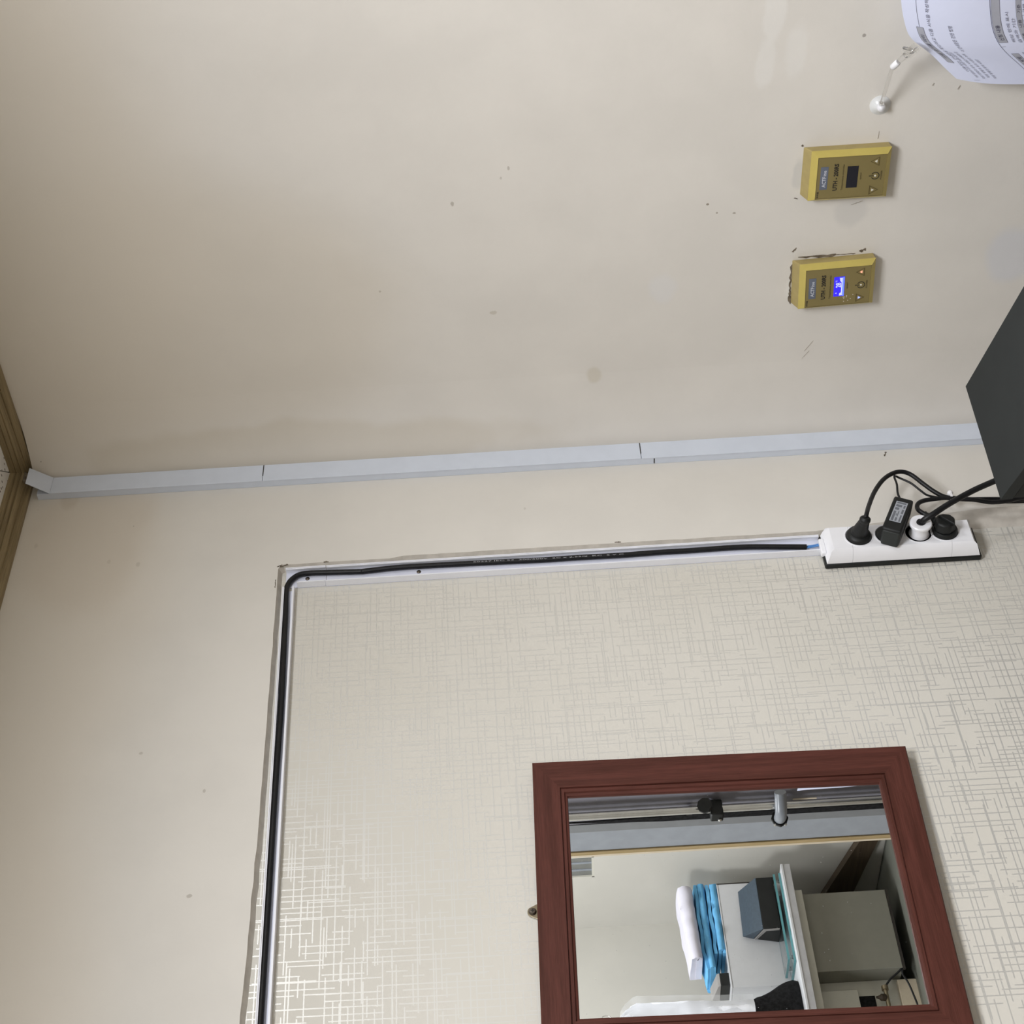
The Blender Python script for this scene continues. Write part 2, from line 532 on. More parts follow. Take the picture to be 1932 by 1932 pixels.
def cut(mb, cutters, name='cut'):
    """Boolean difference of closed meshes, returned as a new MB."""
    def tmp(m):
        me = bpy.data.meshes.new(name)
        me.from_pydata([tuple(p) for p in m.v], [], m.f)
        bm = bmesh.new()
        bm.from_mesh(me)
        bmesh.ops.recalc_face_normals(bm, faces=bm.faces)
        bm.to_mesh(me)
        bm.free()
        o = bpy.data.objects.new(name, me)
        COL.objects.link(o)
        return o
    a = tmp(mb)
    cs = [tmp(c) for c in cutters]
    for c in cs:
        md = a.modifiers.new('b', 'BOOLEAN')
        md.object = c
        md.operation = 'DIFFERENCE'
        md.solver = 'EXACT'
    dg = bpy.context.evaluated_depsgraph_get()
    ev = a.evaluated_get(dg)
    me = ev.to_mesh()
    out = MB()
    out.add([v.co.copy() for v in me.vertices], [tuple(p.vertices) for p in me.polygons])
    ev.to_mesh_clear()
    for o in [a] + cs:
        me = o.data
        bpy.data.objects.remove(o)
        bpy.data.meshes.remove(me)
    return out


_glyphs = {}


def glyphs(body, bold=0.0):
    """Flat letters as a mesh, scaled so that the text is 1 wide; returns verts, faces, height."""
    key = (body, bold)
    if key in _glyphs:
        return _glyphs[key]
    cu = bpy.data.curves.new('txt', 'FONT')
    cu.body = body
    cu.resolution_u = 2
    cu.offset = bold
    cu.fill_mode = 'FRONT'
    o = bpy.data.objects.new('txt', cu)
    COL.objects.link(o)
    dg = bpy.context.evaluated_depsgraph_get()
    ev = o.evaluated_get(dg)
    me = ev.to_mesh()
    vs = [(v.co.x, v.co.y) for v in me.vertices]
    fs = [tuple(p.vertices) for p in me.polygons]
    ev.to_mesh_clear()
    bpy.data.objects.remove(o)
    bpy.data.curves.remove(cu)
    x0, x1 = min(v[0] for v in vs), max(v[0] for v in vs)
    y0, y1 = min(v[1] for v in vs), max(v[1] for v in vs)
    k = 1.0 / (x1 - x0)
    r = ([((x - x0) * k, (y - y0) * k) for x, y in vs], fs, (y1 - y0) * k)
    _glyphs[key] = r
    return r


def letters(mb, body, u0, u1, v0, v1, fn, bold=0.0):
    """Lay letters into the box u0..u1, v0..v1 of a surface fn(u, v) -> point."""
    vs, fs, h = glyphs(body, bold)
    mb.add([fn(u0 + (u1 - u0) * x, v0 + (v1 - v0) * (y / h)) for x, y in vs], fs)
    return mb


def patch(mb, poly, fn):
    mb.add([fn(u, v) for u, v in poly], [tuple(range(len(poly)))])
    return mb


def rect(u0, u1, v0, v1):
    return [(u0, v0), (u1, v0), (u1, v1), (u0, v1)]


XR = -0.014          # face of the side wall
CZ = 2.348           # ceiling height

# ================================================================== SETTING
struct(build('floor', MB().box((-3.4, -2.76, -0.1), (0.9, 0.12, 0.0)), 'floor', smooth=0))
cl = struct(build('ceiling', MB().box((-3.4, -2.76, CZ + 0.012), (0.9, 0.12, CZ + 0.1)), 'white_paint', smooth=0))
g = 0.0006
for poly in ([(-0.003 - g, -0.003 + 2 * g), (-0.6 - g, -0.6), (-0.6, -0.003)], [(-0.003, -0.003 - g), (-0.003, -0.6), (-0.6 + g, -0.6)]):
    build('ceiling_tile', MB().loft([(x, y, CZ) for x, y in poly], [(x, y, CZ + 0.012) for x, y in poly]), 'ceiling', cl, smooth=0)
rest = [(-0.601, -0.003, -0.601, -1.2), (-0.003, -0.601, -0.6, -1.2)]
k = 0
for i in range(6):
    for j in range(5):
        x1, y1 = -0.003 - i * 0.6, -0.003 - j * 0.6
        if i == 0 and j == 0:
            continue
        x0, y0 = max(x1 - 0.5985, -3.3), max(y1 - 0.5985, -2.628)
        build('ceiling_tile', MB().box((x0, y0, CZ), (x1, y1, CZ + 0.012)), 'ceiling', cl, smooth=0)
build('ceiling_tile', MB().box((0.0, -2.628, CZ), (0.6985, -1.203, CZ + 0.012)), 'ceiling', cl, smooth=0)

wl = struct(build('wall_left', MB().box((-3.4, 0.0, 0), (0.7, 0.12, CZ + 0.012)), 'wallpaper', smooth=0))
wr = struct(build('wall_right', MB().box((XR, -1.2, 0), (0.7, 0.0, CZ + 0.012)), 'plaster_right', smooth=0))
struct(build('wall_back', MB().box((-3.4, -2.76, 0), (0.82, -2.63, CZ + 0.012)), 'white_paint', smooth=0))
struct(build('wall_near', MB().box((-3.4, -2.63, 0), (-3.3, 0.0, CZ + 0.012)), 'near_wall', smooth=0))

# recess wall with an opening for the small window
wy0, wy1, wz0, wz1 = -2.355, -2.250, 1.357, 1.62
rw = MB()
rw.box((0.7, -2.63, 0), (0.82, wy0, CZ + 0.012)).box((0.7, wy1, 0), (0.82, -1.2, CZ + 0.012))
rw.box((0.7, wy0, 0), (0.82, wy1, wz0)).box((0.7, wy0, wz1), (0.82, wy1, CZ + 0.012))
struct(build('wall_recess', rw, 'white_paint', smooth=0))
win = struct(build('window_1', MB().box((0.7055, wy0, wz0), (0.710, wy1, wz1)), 'box_pane', smooth=0))
for lo, hi in (((0.7, wy0, wz0), (0.7055, wy0 + 0.004, wz1)), ((0.7, wy1 - 0.004, wz0), (0.7055, wy1, wz1)), ((0.7, wy0, wz0), (0.7055, wy1, wz0 + 0.007)), ((0.7, wy0, wz1 - 0.009), (0.7055, wy1, wz1))):
    build('window_frame', MB().box(lo, hi), 'cab_white', win, smooth=0)
for yy in (-2.286, -2.322):
    build('sash_bar', MB().box((0.7035, yy - 0.004, wz0), (0.7055, yy + 0.004, wz1)), 'arm_grey', win, smooth=0)

# painted plaster layer standing 12 mm proud of the wallpapered face, with a rough sloping edge
hx = [-3.3 + i * (3.3 - 0.276) / 110 for i in range(111)]
def edge_h(x):
    return 1.8900 + max(-0.0070, 0.017 * (x + 0.33)) if x > -1.2 else 1.8830
top_e = [(x, edge_h(x) + 0.0012 * noise.noise((x * 28, 0.3, 0)) + 0.0009 * noise.noise((x * 90, 5, 0))) for x in hx]
vz = [1.884 - i * 1.884 / 90 for i in range(91)]
def edge_v(z):
    b = -0.2675 if z > 1.7 else -0.2635
    if z < 1.05:
        b += min(1, (1.05 - z) / 0.28) * 0.030
    return b
ver_e = [(edge_v(z) + 0.0010 * noise.noise((z * 26, 2.2, 0)) + 0.0008 * noise.noise((z * 85, 7, 0)), z) for z in vz]
front = MB()
F = -0.012
for (x0, z0), (x1, z1) in zip(top_e, top_e[1:]):
    front.add([(x0, F, z0), (x1, F, z1), (x1, F, CZ), (x0, F, CZ)], [(0, 1, 2, 3)])
front.add([(top_e[-1][0], F, top_e[-1][1]), (ver_e[0][0], F, ver_e[0][1]), (XR, F, ver_e[0][1]), (XR, F, CZ), (top_e[-1][0], F, CZ)], [(0, 1, 2, 3, 4)])
for (x0, z0), (x1, z1) in zip(ver_e, ver_e[1:]):
    front.add([(x0, F, z0), (XR, F, z0), (XR, F, z1), (x1, F, z1)], [(0, 1, 2, 3)])
build('plaster_layer', front, 'plaster_left', wl, smooth=0, recalc=False)
slope = MB()
for (x0, z0), (x1, z1) in zip(top_e, top_e[1:]):
    slope.add([(x0, F, z0), (x0, 0.0, z0 - 0.0050), (x1, 0.0, z1 - 0.0050), (x1, F, z1)], [(0, 1, 2, 3)])
a, b = top_e[-1], ver_e[0]
slope.add([(a[0], F, a[1]), (a[0], 0, a[1] - .0050), (b[0] - .006, 0, b[1] - .002), (b[0], F, b[1])], [(0, 1, 2, 3)])
def foot(z):
    return 0.006 + (0.0 if z > 1.05 else min(1, (1.05 - z) / 0.28) * 0.028)
for (x0, z0), (x1, z1) in zip(ver_e, ver_e[1:]):
    slope.add([(x0, F, z0), (x0 - foot(z0), 0.0, z0), (x1 - foot(z1), 0.0, z1), (x1, F, z1)], [(0, 1, 2, 3)])
build('plaster_edge', slope, 'putty', wl, smooth=60, recalc=False)
# chips knocked out of the plaster edge and around the fittings
def chip(parent, pts, fn, name='plaster_chip', m_='chip'):
    m = MB()
    m.loft([fn(u, v, 0.0) for u, v in pts], [fn(u, v, 0.0007) for u, v in pts])
    build(name, m, m_, parent, smooth=0)
fl = lambda x, z, d: (x, F - d, z)
fr = lambda y, z, d: (XR - d, y, z)
def ragged(u0, v0, u1, v1, wd, n=9):
    up, dn = [], []
    for i in range(n + 1):
        t = i / n
        u, v = u0 + (u1 - u0) * t, v0 + (v1 - v0) * t
        L = sqrt((u1 - u0) ** 2 + (v1 - v0) ** 2)
        nu, nv = -(v1 - v0) / L, (u1 - u0) / L
        a = wd * (0.25 + random.random()) * (1 if 0 < i < n else 0.2)
        c = wd * 0.5 * random.random()
        up.append((u + nu * a, v + nv * a))
        dn.append((u - nu * c, v - nv * c))
    return up + dn[::-1]
for r in ((-0.2735, 1.889, -0.268, 1.876, .002), (-0.318, 1.8925, -0.300, 1.8928, .0012), (-0.268, 1.82, -0.2675, 1.812, .0018), (-0.268, 1.885, -0.272, 1.893, .0012), (-0.262, 1.362, -0.2625, 1.352, .0015)):
    chip(wl, ragged(*r), fl)
for r in ((-0.3575, 1.058, -0.3585, 1.000, .0035), (-0.358, 1.0, -0.3585, 0.97, .0015), (-0.345, 1.066, -0.300, 1.0665, .003), (-0.300, 1.0665, -0.270, 1.064, .0035), (-0.362, 0.965, -0.366, 0.955, .003),
          (-0.368, 1.068, -0.375, 1.062, .0018), (-0.5535, 1.066, -0.551, 1.064, .002), (-0.462, 1.066, -0.464, 1.072, .0012), (-0.1, .904, -0.09, .905, .0022)):
    chip(wr, ragged(*r), fr)
for r in ((-0.5560, 0.957, -0.568, 0.956, .0005), (-0.452, 0.968, -0.446, 0.985, .0006), (-0.636, .888, -0.640, .886, .0016), (-0.628, .851, -0.634, .848, .0016), (-0.4935, 0.987, -0.497, 0.985, .0010),
          (-0.175, 1.035, -0.195, 1.022, .0003), (-0.16, 1.038, -0.175, 1.027, .0003)):
    chip(wr, ragged(*r), fr, m_='dent')
chip(wl, ragged(-0.098, 0.905, -0.088, 0.9, .003), fl)
# thin bead of filler down the room corner
bead = MB()
bz = [i * 2.316 / 60 for i in range(61)]
P = []
for z in bz:
    a = 0.0012 * noise.noise((z * 14, 1, 0))
    P.append([(-0.0415 + a, F, z), (-0.0385 + a, F - 0.010, z), (-0.0305 + a, -0.035, z), (-0.0240 + a, -0.062, z), (-0.0190 + a * .6, -0.090, z), (-0.0158 + a * .3, -0.120, z), (XR + 0.0002, -0.160, z)])
n_ = len(P[0])
bead.add([p for row in P for p in row], [(r * n_ + i, r * n_ + i + 1, (r + 1) * n_ + i + 1, (r + 1) * n_ + i) for r in range(len(P) - 1) for i in range(n_ - 1)])
build('corner_filler', bead, 'plaster_right', wl, smooth=60, recalc=False)

# cornice mouldings, mitred in the corner
prof = [(0.0, 2.3175), (0.0075, 2.3175), (0.0085, 2.3220), (0.0115, 2.3240), (0.0150, 2.3248), (0.0140, 2.3268), (0.0165, 2.3285), (0.0205, 2.3300), (0.0225, 2.3325), (0.0215, 2.3345), (0.0245, 2.3360), (0.0290, 2.3385), (0.0280, 2.3405), (0.0325, 2.3425), (0.034, CZ), (0.0, CZ)]
t1, t2 = MB(), MB()
t1.loft([(-3.3, F - o, z) for o, z in prof], [(XR - o, F - o, z) for o, z in prof])
t2.loft([(XR - o, F - o, z) for o, z in prof], [(XR - o, -1.19, z) for o, z in prof])
c1 = struct(build('trim_1', t1, 'trim', smooth=20))
c2 = struct(build('trim_2', t2, 'trim_y', smooth=20))
hole = MB()
hole.loft([(XR - .038, F - .0185, 2.320), (XR - .030, F - .0185, 2.318), (XR - .022, F - .0185, 2.322), (XR - .017, F - .0205, 2.330), (XR - .019, F - .022, 2.338), (XR - .030, F - .021, 2.333), (XR - .041, F - .0195, 2.328)],
          [(XR - .038, F - .008, 2.320), (XR - .030, F - .008, 2.318), (XR - .022, F - .008, 2.322), (XR - .017, F - .008, 2.330), (XR - .019, F - .008, 2.338), (XR - .030, F - .008, 2.333), (XR - .041, F - .008, 2.328)])
build('chipped_gap', hole, 'chip', c1, smooth=0)

# sliding door stack and wooden trims at the end of the side wall (seen only in the mirror)
d1 = struct(build('door_1', MB().box((-0.034, -1.0705, 0.01), (XR, -0.975, 2.1)), 'door_lilac', bevel=0.001, smooth=0))
build('door_panel', MB().box((-0.034, -1.1005, 0.01), (XR, -1.0735, 2.1)), 'door_grey', d1, bevel=0.001, smooth=0)
build('door_panel', MB().box((-0.030, -1.1735, 0.01), (XR, -1.1010, 2.1)), 'door_pale', d1, bevel=0.001, smooth=0)
build('lock_plate', MB().box((-0.036, -1.060, 1.139), (-0.034, -1.036, 1.173)), 'steel', d1, bevel=0.0005, smooth=0)
build('lock_slot', MB().box((-0.0366, -1.052, 1.150), (-0.036, -1.049, 1.163)), 'ink', d1, smooth=0)
build('sticker', MB().box((-0.0346, -1.0505, 0.925), (-0.034, -1.0225, 0.975)), 'cream_trim', d1, smooth=0)
build('catch', MB().box((-0.046, -1.044, 1.187), (-0.034, -1.030, 1.199)), 'ink', d1, smooth=0)
struct(build('trim_3', MB().box((-0.033, -1.1865, 0.0), (XR, -1.1742, 2.3)), 'oak', bevel=0.001, smooth=0))
struct(build('trim_4', MB().box((-0.028, -1.2, 0.0), (XR, -1.1868, 2.3)), 'cream_trim', bevel=0.001, smooth=0))

# ================================================================== WALL FITTINGS
# ---- closed corner raceway with its flap bent open at the top
rc = thing('corner_raceway', 'closed grey-white plastic cable raceway running down the room corner, its top end bent open', 'raceway', (-0.05, F, 0.0))
def seg_box(z0, z1, x0, x1, y0, y1, shift=0.0):
    sh = lambda z: 0.0009 * (z - 1.5)
    return MB().hexa([(x0 + sh(z0), y0, z0), (x1 + sh(z0), y0, z0), (x1 + sh(z0), y1, z0), (x0 + sh(z0), y1, z0), (x0 + sh(z1), y0, z1), (x1 + sh(z1), y0, z1), (x1 + sh(z1), y1, z1), (x0 + sh(z1), y1, z1)])
RF = F - 0.0146
for z0, z1 in ((0.02, 1.2813), (1.2822, 2.303)):
    build('base_channel', seg_box(z0, z1, -0.0822, -0.0453, RF + 0.0022, F), 'duct', rc, bevel=0.0005, smooth=0)
for z0, z1 in ((0.02, 1.3026), (1.3036, 1.9284), (1.9292, 2.2805)):
    build('cover', seg_box(z0, z1, -0.0833, -0.0443, RF, RF + 0.0018), 'duct', rc, bevel=0.0004, smooth=0)
    if z1 < 1.95:
        build('cut_mark', seg_box(z1 - 0.0004, z1 + 0.0012, -0.071, -0.0446, RF - 0.0002, RF + 0.0004), 'ink', rc, smooth=0)
build('cut_mark', seg_box(1.2812, 1.2828, -0.0827, -0.0818, RF + 0.0035, F - 0.002), 'ink', rc, smooth=0)
flap = MB()
fa, fb = (-0.0826, RF, 2.2805), (-0.0436, RF, 2.2805)
fc, fd = (-0.0428, RF - 0.0235, 2.3150), (-0.0803, RF - 0.0235, 2.3150)
th = Vector((0, 0.0012, 0.0008))
flap.hexa([Vector(p) for p in (fa, fb, fc, fd)] + [Vector(p) + th for p in (fa, fb, fc, fd)])
build('bent_flap', flap, 'duct', rc, bevel=0.0004, smooth=0)

# ---- open trunking along and down the wallpapered wall
tr = thing('open_trunking', 'open white cable trunking without a lid, turning down the wall to the power strip', 'trunking', (-0.29, 0.0, 1.86))
def channel(p0, p1, width, depth, parent, name, sides=(True, True), trim=(0.0, 0.0)):
    """U channel on the wall from p0 to p1 (x, z centre line). sides: which flanges; trim: start cut of each flange."""
    p0, p1 = Vector((p0[0], 0, p0[1])), Vector((p1[0], 0, p1[1]))
    t = (p1 - p0).normalized()
    L = (p1 - p0).length
    s = Vector((t.z, 0, -t.x))          # across
    def bx(a0, a1, s0, s1, y0, y1):
        m = []
        for y in (y0, y1):
            for a, c in ((a0, s0), (a1, s0), (a1, s1), (a0, s1)):
                q = p0 + t * a + s * c
                m.append((q.x, y, q.z))
        return m
    m = MB()
    h = width / 2
    m.hexa(bx(0, L, -h, h, -0.0014, -0.0002))
    build(name, m, 'pvc_in', parent, smooth=0)
    for i, sg in enumerate((-1, 1)):
        if not sides[i]:
            continue
        f = MB()
        a = trim[i]
        f.hexa(bx(a, L, sg * h, sg * (h - 0.0016), -depth, -0.0014))
        f.hexa(bx(a, L, sg * (h - 0.0016), sg * (h - 0.0031), -depth + 0.0012, -depth + 0.0038))
        build('flange', f, 'pvc', parent, smooth=0)
channel((-0.2925, 1.879), (-0.2915, 1.8162), 0.034, 0.0125, tr, 'corner_section', sides=(True, True), trim=(0.0, 0.019))
channel((-0.2922, 1.8154), (-0.2888, 1.0435), 0.034, 0.0125, tr, 'down_section')
channel((-0.3165, 1.8725), (-1.30, 1.8495), 0.0185, 0.0125, tr, 'wall_section', trim=(0.0, 0.0))
for (x, z) in ((-0.2915, 1.8453), (-0.291, 1.6709)):
    build('screw', MB().lathe([(0.0036, 0.0), (0.0034, 0.0008), (0.0018, 0.0016), (0.0, 0.0017)], (x, -0.0014, z), (0, -1, 0), 12), 'screw', tr)

# ---- supply cable lying in the trunking
cp = [(-1.35, 1.8515), (-1.2, 1.855), (-1.0572, 1.8587), (-0.9065, 1.8616), (-0.713, 1.8657), (-0.5524, 1.8679), (-0.425, 1.872), (-0.3757, 1.8735), (-0.3224, 1.876), (-0.3054, 1.8736), (-0.2951, 1.8673), (-0.2875, 1.8572), (-0.2848, 1.8416), (-0.2851, 1.8161), (-0.2875, 1.7642), (-0.288, 1.7546), (-0.2845, 1.7031), (-0.2839, 1.6344), (-0.2845, 1.543), (-0.2860, 1.4747), (-0.286, 1.4233), (-0.2865, 1.3546), (-0.2845, 1.2972), (-0.2842, 1.2475), (-0.2838, 1.1645), (-0.2895, 1.0994), (-0.2925, 1.0652)]
cpath = smooth_path([(x, -0.0062 - 0.0012 * (0.5 + 0.5 * sin(i * 1.3)), z) for i, (x, z) in enumerate(cp)], 6)
cb = thing('supply_cable', 'thick black mains cable lying in the open white trunking', 'cable', (-0.29, 0.0, 1.86))
build('sheath', MB().tube(cpath, 0.0043, 14), 'black_rubber', cb, smooth=60)
for dx, dz in ((-0.0012, 0.0), (0.0016, 0.0)):
    build('core_wire', MB().tube(smooth_path([(-0.2925 + dx, -0.0065, 1.067), (-0.2935 + dx, -0.009, 1.055), (-0.2945 + dx, -0.012, 1.046), (-0.296 + dx, -0.013, 1.037)], 4), 0.0013, 8), 'blue_wire', cb, smooth=60)
lz = [(-0.2839, 1.6344), (-0.2845, 1.543), (-0.2860, 1.4747), (-0.286, 1.4233), (-0.2865, 1.3546), (-0.2845, 1.2972)]
def on_cable(u, v):
    z = 1.585 - u
    for (x0, z0), (x1, z1) in zip(lz, lz[1:]):
        if z1 <= z <= z0:
            x = x0 + (x1 - x0) * (z0 - z) / (z0 - z1)
            break
    else:
        x = lz[-1][0]
    v = v - 0.0012
    return (x - 0.0006 + v, -0.0071 - sqrt(max(0.0043 ** 2 - (v - 0.0006) ** 2, 0)) - 0.0003, z)
pm = MB()
letters(pm, '60227 IEC 53  300/500V  2C x 2.5SQ  KC  S V C', 0.0, 0.235, -0.0010, 0.0010, on_cable)
stuff(build('cable_print', pm, 'print_white', cb, smooth=0, recalc=False))

# ---- framed mirror
mc = Vector((-0.9185, 0.0, 1.2585))
ang = 0.0165
mr = thing('framed_mirror', 'wall mirror in a reddish brown wood-grain frame on the patterned wallpaper', 'mirror', mc)
def mp(x, y, z):
    """mirror local (x along wall, z up) -> world, with the slight tilt it hangs at."""
    return Vector((mc.x + x * cos(ang) + z * sin(ang), y, mc.z - x * sin(ang) + z * cos(ang)))
OX, OZ = 0.2215, 0.2555
IX, IZ = OX - 0.0575, OZ - 0.0465
fprof = [(0.0, -0.003), (0.0, -0.0205), (0.0015, -0.0220), (0.78, -0.0220), (0.79, -0.0195), (0.81, -0.0195), (0.82, -0.0212), (0.90, -0.0212), (0.92, -0.0188), (0.985, -0.0180), (1.0, -0.0150), (1.0, -0.003)]
cor = [(-1, -1), (1, -1), (1, 1), (-1, 1)]
for i in range(4):
    a, b = cor[i], cor[(i + 1) % 4]
    f = MB()
    ring = lambda c: [mp(c[0] * (OX - (OX - IX) * min(t, 1.0) if t > 0.01 or t == 0 else OX - 0.0015), y, c[1] * (OZ - (OZ - IZ) * min(t, 1.0) if t > 0.01 or t == 0 else OZ - 0.0015)) for t, y in fprof]
    f.loft(ring(a), ring(b))
    build('frame_rail', f, 'frame_h' if i % 2 == 0 else 'frame_v', mr, smooth=0)
gl = MB()
gl.hexa([mp(sx * (IX + 0.004), y, sz * (IZ + 0.004)) for y in (-0.0150, -0.0120) for sx, sz in ((-1, -1), (1, -1), (1, 1), (-1, 1))])
build('mirror_glass', gl, 'mirror', mr, smooth=0)
bk = MB()
bk.hexa([mp(sx * (OX - 0.012), y, sz * (OZ - 0.012)) for y in (-0.0030, -0.0005) for sx, sz in ((-1, -1), (1, -1), (1, 1), (-1, 1))])
build('backing_board', bk, 'mdf', mr, smooth=0)
hk = MB()
hc = mp(-0.0035, -0.003, OZ + 0.0045)
pts = []
for i in range(14):
    t = pi * (0.08 + 0.84 * i / 13)
    pts.append((hc.x + 0.0065 * cos(t), hc.z + 0.004 + 0.0045 * sin(t)))
pts = [(hc.x + 0.015, hc.z - 0.012)] + pts + [(hc.x - 0.015, hc.z - 0.012)]
hk.loft([(x, -0.0030, z) for x, z in pts], [(x, -0.0016, z) for x, z in pts])
hook = build('hanger_plate', hk, 'brass_dark', mr, bevel=0.0003, smooth=0)
sc_ = MB().lathe([(0.0052, 0.0), (0.0052, 0.0012), (0.0040, 0.0030), (0.0, 0.0034)], (hc.x, -0.003, hc.z + 0.002), (0, -1, 0), 16)
build('screw_head', sc_, 'screw', hook)
build('screw_slot', MB().box((hc.x - 0.0024, -0.0067, hc.z + 0.0016), (hc.x + 0.0024, -0.0058, hc.z + 0.0024)).box((hc.x - 0.0004, -0.0067, hc.z - 0.0004), (hc.x + 0.0004, -0.0058, hc.z + 0.0044)), 'ink', hook, smooth=0)

# ---- two gold thermostats
def thermostat(yc, zc, rot, lit, label):
    o = Vector((XR, yc, zc))
    t = thing('thermostat', label, 'thermostat', o, 'gold thermostats on the painted wall')
    c, s = cos(rot), sin(rot)
    def P(u, v, d):
        uu, vv = u * c - v * s, u * s + v * c
        return Vector((XR - d, yc - uu, zc + vv))
    def rc4(hu, hv, d, du=0.0, dv=0.0):
        return [P(-hu + du, -hv + dv, d), P(hu + du, -hv + dv, d), P(hu + du, hv + dv, d), P(-hu + du, hv + dv, d)]
    m = MB()
    m.loft([P(-0.0405, -0.0560, 0), P(0.0405, -0.0560, 0), P(0.0400, 0.0680, 0), P(-0.0400, 0.0680, 0)], [P(-0.0418, -0.0573, 0.016), P(0.0418, -0.0573, 0.016), P(0.0418, 0.0588, 0.016), P(-0.0418, 0.0588, 0.016)])
    build('case', m, 'gold', t, bevel=0.0012, smooth=0)
    # chamfered bezel: four mitred pieces
    A, B = [(-0.0418, -0.0573), (0.0418, -0.0573), (0.0418, 0.0588), (-0.0418, 0.0588)], [(-0.0348, -0.0500), (0.0348, -0.0500), (0.0348, 0.0500), (-0.0348, 0.0500)]
    for i in range(4):
        j = (i + 1) % 4
        m = MB()
        m.hexa([P(*A[i], 0.0163), P(*A[j], 0.0163), P(*B[j], 0.0242), P(*B[i], 0.0242), P(*A[i], 0.0158), P(*A[j], 0.0158), P(*B[j], 0.0158), P(*B[i], 0.0158)])
        build('bezel', m, 'gold_bezel', t, smooth=0)
    m = MB()
    m.loft(rc4(0.0346, 0.0498, 0.0178), rc4(0.0346, 0.0498, 0.0238))
    face = build('face_plate', m, 'gold_face', t, smooth=0)
    D = 0.0239
    fn = lambda u, v: P(u, v, D)
    fn2 = lambda u, v: P(u, v, D + 0.0003)
    fn3 = lambda u, v: P(u, v, D + 0.0006)
    edge = MB()
    for (u0, u1, v0, v1) in ((-0.0349, 0.0349, 0.0494, 0.0500), (-0.0349, -0.0344, -0.050, 0.05), (0.0344, 0.0349, -0.050, 0.05)):
        patch(edge, rect(u0, u1, v0, v1), lambda u, v: P(u, v, 0.0242))
    build('seam_line', edge, 'gold_dark', face, smooth=0)
    m = MB()
    m.loft([P(u, v, D - 0.0003) for u, v in rect(-0.0190, 0.0190, 0.0338, 0.0448)], [P(u, v, D + 0.0003) for u, v in rect(-0.0190, 0.0190, 0.0338, 0.0448)])
    build('logo_plate', m, 'logo_plate', face, smooth=0)
    m = letters(MB(), 'ACTF', -0.0150, 0.0030, 0.0363, 0.0418, fn3, 0.02)
    letters(m, 'ine', 0.0042, 0.0132, 0.0363, 0.0412, fn3, 0.01)
    stuff(build('lettering', m, 'logo_ink', face, smooth=0, recalc=False))
    m = letters(MB(), 'UTH - 200RS', -0.0215, 0.0235, 0.0188, 0.0256, fn2, 0.035)
    letters(m, '우리엘', -0.0330, -0.0225, 0.0452, 0.0480, fn2, 0.02)
    stuff(build('lettering', m, 'ink', face, smooth=0, recalc=False))
    m = letters(MB(), 'Temperature controller', -0.0215, 0.0225, 0.0100, 0.0132, fn2, 0.01)
    letters(m, 'speed', -0.0050, 0.0060, -0.0160, -0.0128, fn2, 0.01)
    letters(m, 'POWER', -0.0070, 0.0080, -0.0455, -0.0430, fn2, 0.01)
    stuff(build('lettering', m, 'ink_gold', face, smooth=0, recalc=False))
    m = MB()
    m.loft([P(u, v, D - 0.0003) for u, v in rect(-0.0180, 0.0180, -0.0100, 0.0060)], [P(u, v, D + 0.0004) for u, v in rect(-0.0180, 0.0180, -0.0100, 0.0060)])
    disp = build('display', m, 'lcd_on' if lit else 'lcd_off', t, smooth=0)
    if lit:
        f5 = lambda u, v: P(u, v, D + 0.0007)
        m = letters(MB(), '28', -0.0015, 0.0075, -0.0048, 0.0035, f5, 0.03)
        letters(m, '℃', 0.0090, 0.0120, 0.0012, 0.0040, f5, 0.02)
        letters(m, 'A', -0.0130, -0.0105, 0.0012, 0.0038, f5, 0.03)
        patch(m, [(-0.0165, -0.0068), (-0.0165, -0.0022), (-0.0125, -0.0026), (-0.0105, -0.0050), (0.008, -0.0052), (0.0108, -0.003), (0.0165, -0.0022), (0.0165, -0.0068)], f5)
        stuff(build('digits', m, 'lcd_pale', disp, smooth=0, recalc=False))
        build('icon_bar', patch(MB(), rect(-0.0175, 0.0175, -0.0096, -0.0068), f5), 'lcd_bar', disp, smooth=0, recalc=False)
    def button(u, v, up, led):
        h = 0.0070
        tri = [(-0.0078, -h * 0.9), (0.0078, -h * 0.9), (0.0, h)] if up else [(-0.0078, h * 0.9), (0.0078, h * 0.9), (0.0, -h)]
        m = MB()
        for i in range(3):
            (a0, b0), (a1, b1) = tri[i], tri[(i + 1) % 3]
            k = 0.80
            m.add([fn2(u + a0, v + b0), fn2(u + a1, v + b1), fn2(u + a1 * k, v + b1 * k), fn2(u + a0 * k, v + b0 * k)], [(0, 1, 2, 3)])
        bt = build('button_outline', m, 'gold_dark', face, smooth=0, recalc=False)
        m = MB()
        q = [(u + a * 0.28, v + b * 0.28 - (0.001 if up else -0.001)) for a, b in tri]
        m.loft([P(*p, D - 0.0002) for p in q], [P(*p, D + 0.0006) for p in q])
        build('indicator', m, led, t, smooth=0)
    button(0.0238, -0.0335, True, 'led_red' if lit else 'led_off')
    button(-0.0240, -0.0350, False, 'led_blue' if lit else 'led_off')
    m = MB()
    n = 26
    pu, pv = -0.0003, -0.0355
    for i in range(n):
        a0, a1 = pi / 2 + 0.45 + (2 * pi - 0.9) * i / n, pi / 2 + 0.45 + (2 * pi - 0.9) * (i + 1) / n
        ro, ri = 0.0062, 0.0050
        m.add([fn2(pu + ro * cos(a0), pv + ro * sin(a0)), fn2(pu + ro * cos(a1), pv + ro * sin(a1)), fn2(pu + ri * cos(a1), pv + ri * sin(a1)), fn2(pu + ri * cos(a0), pv + ri * sin(a0))], [(0, 1, 2, 3)])
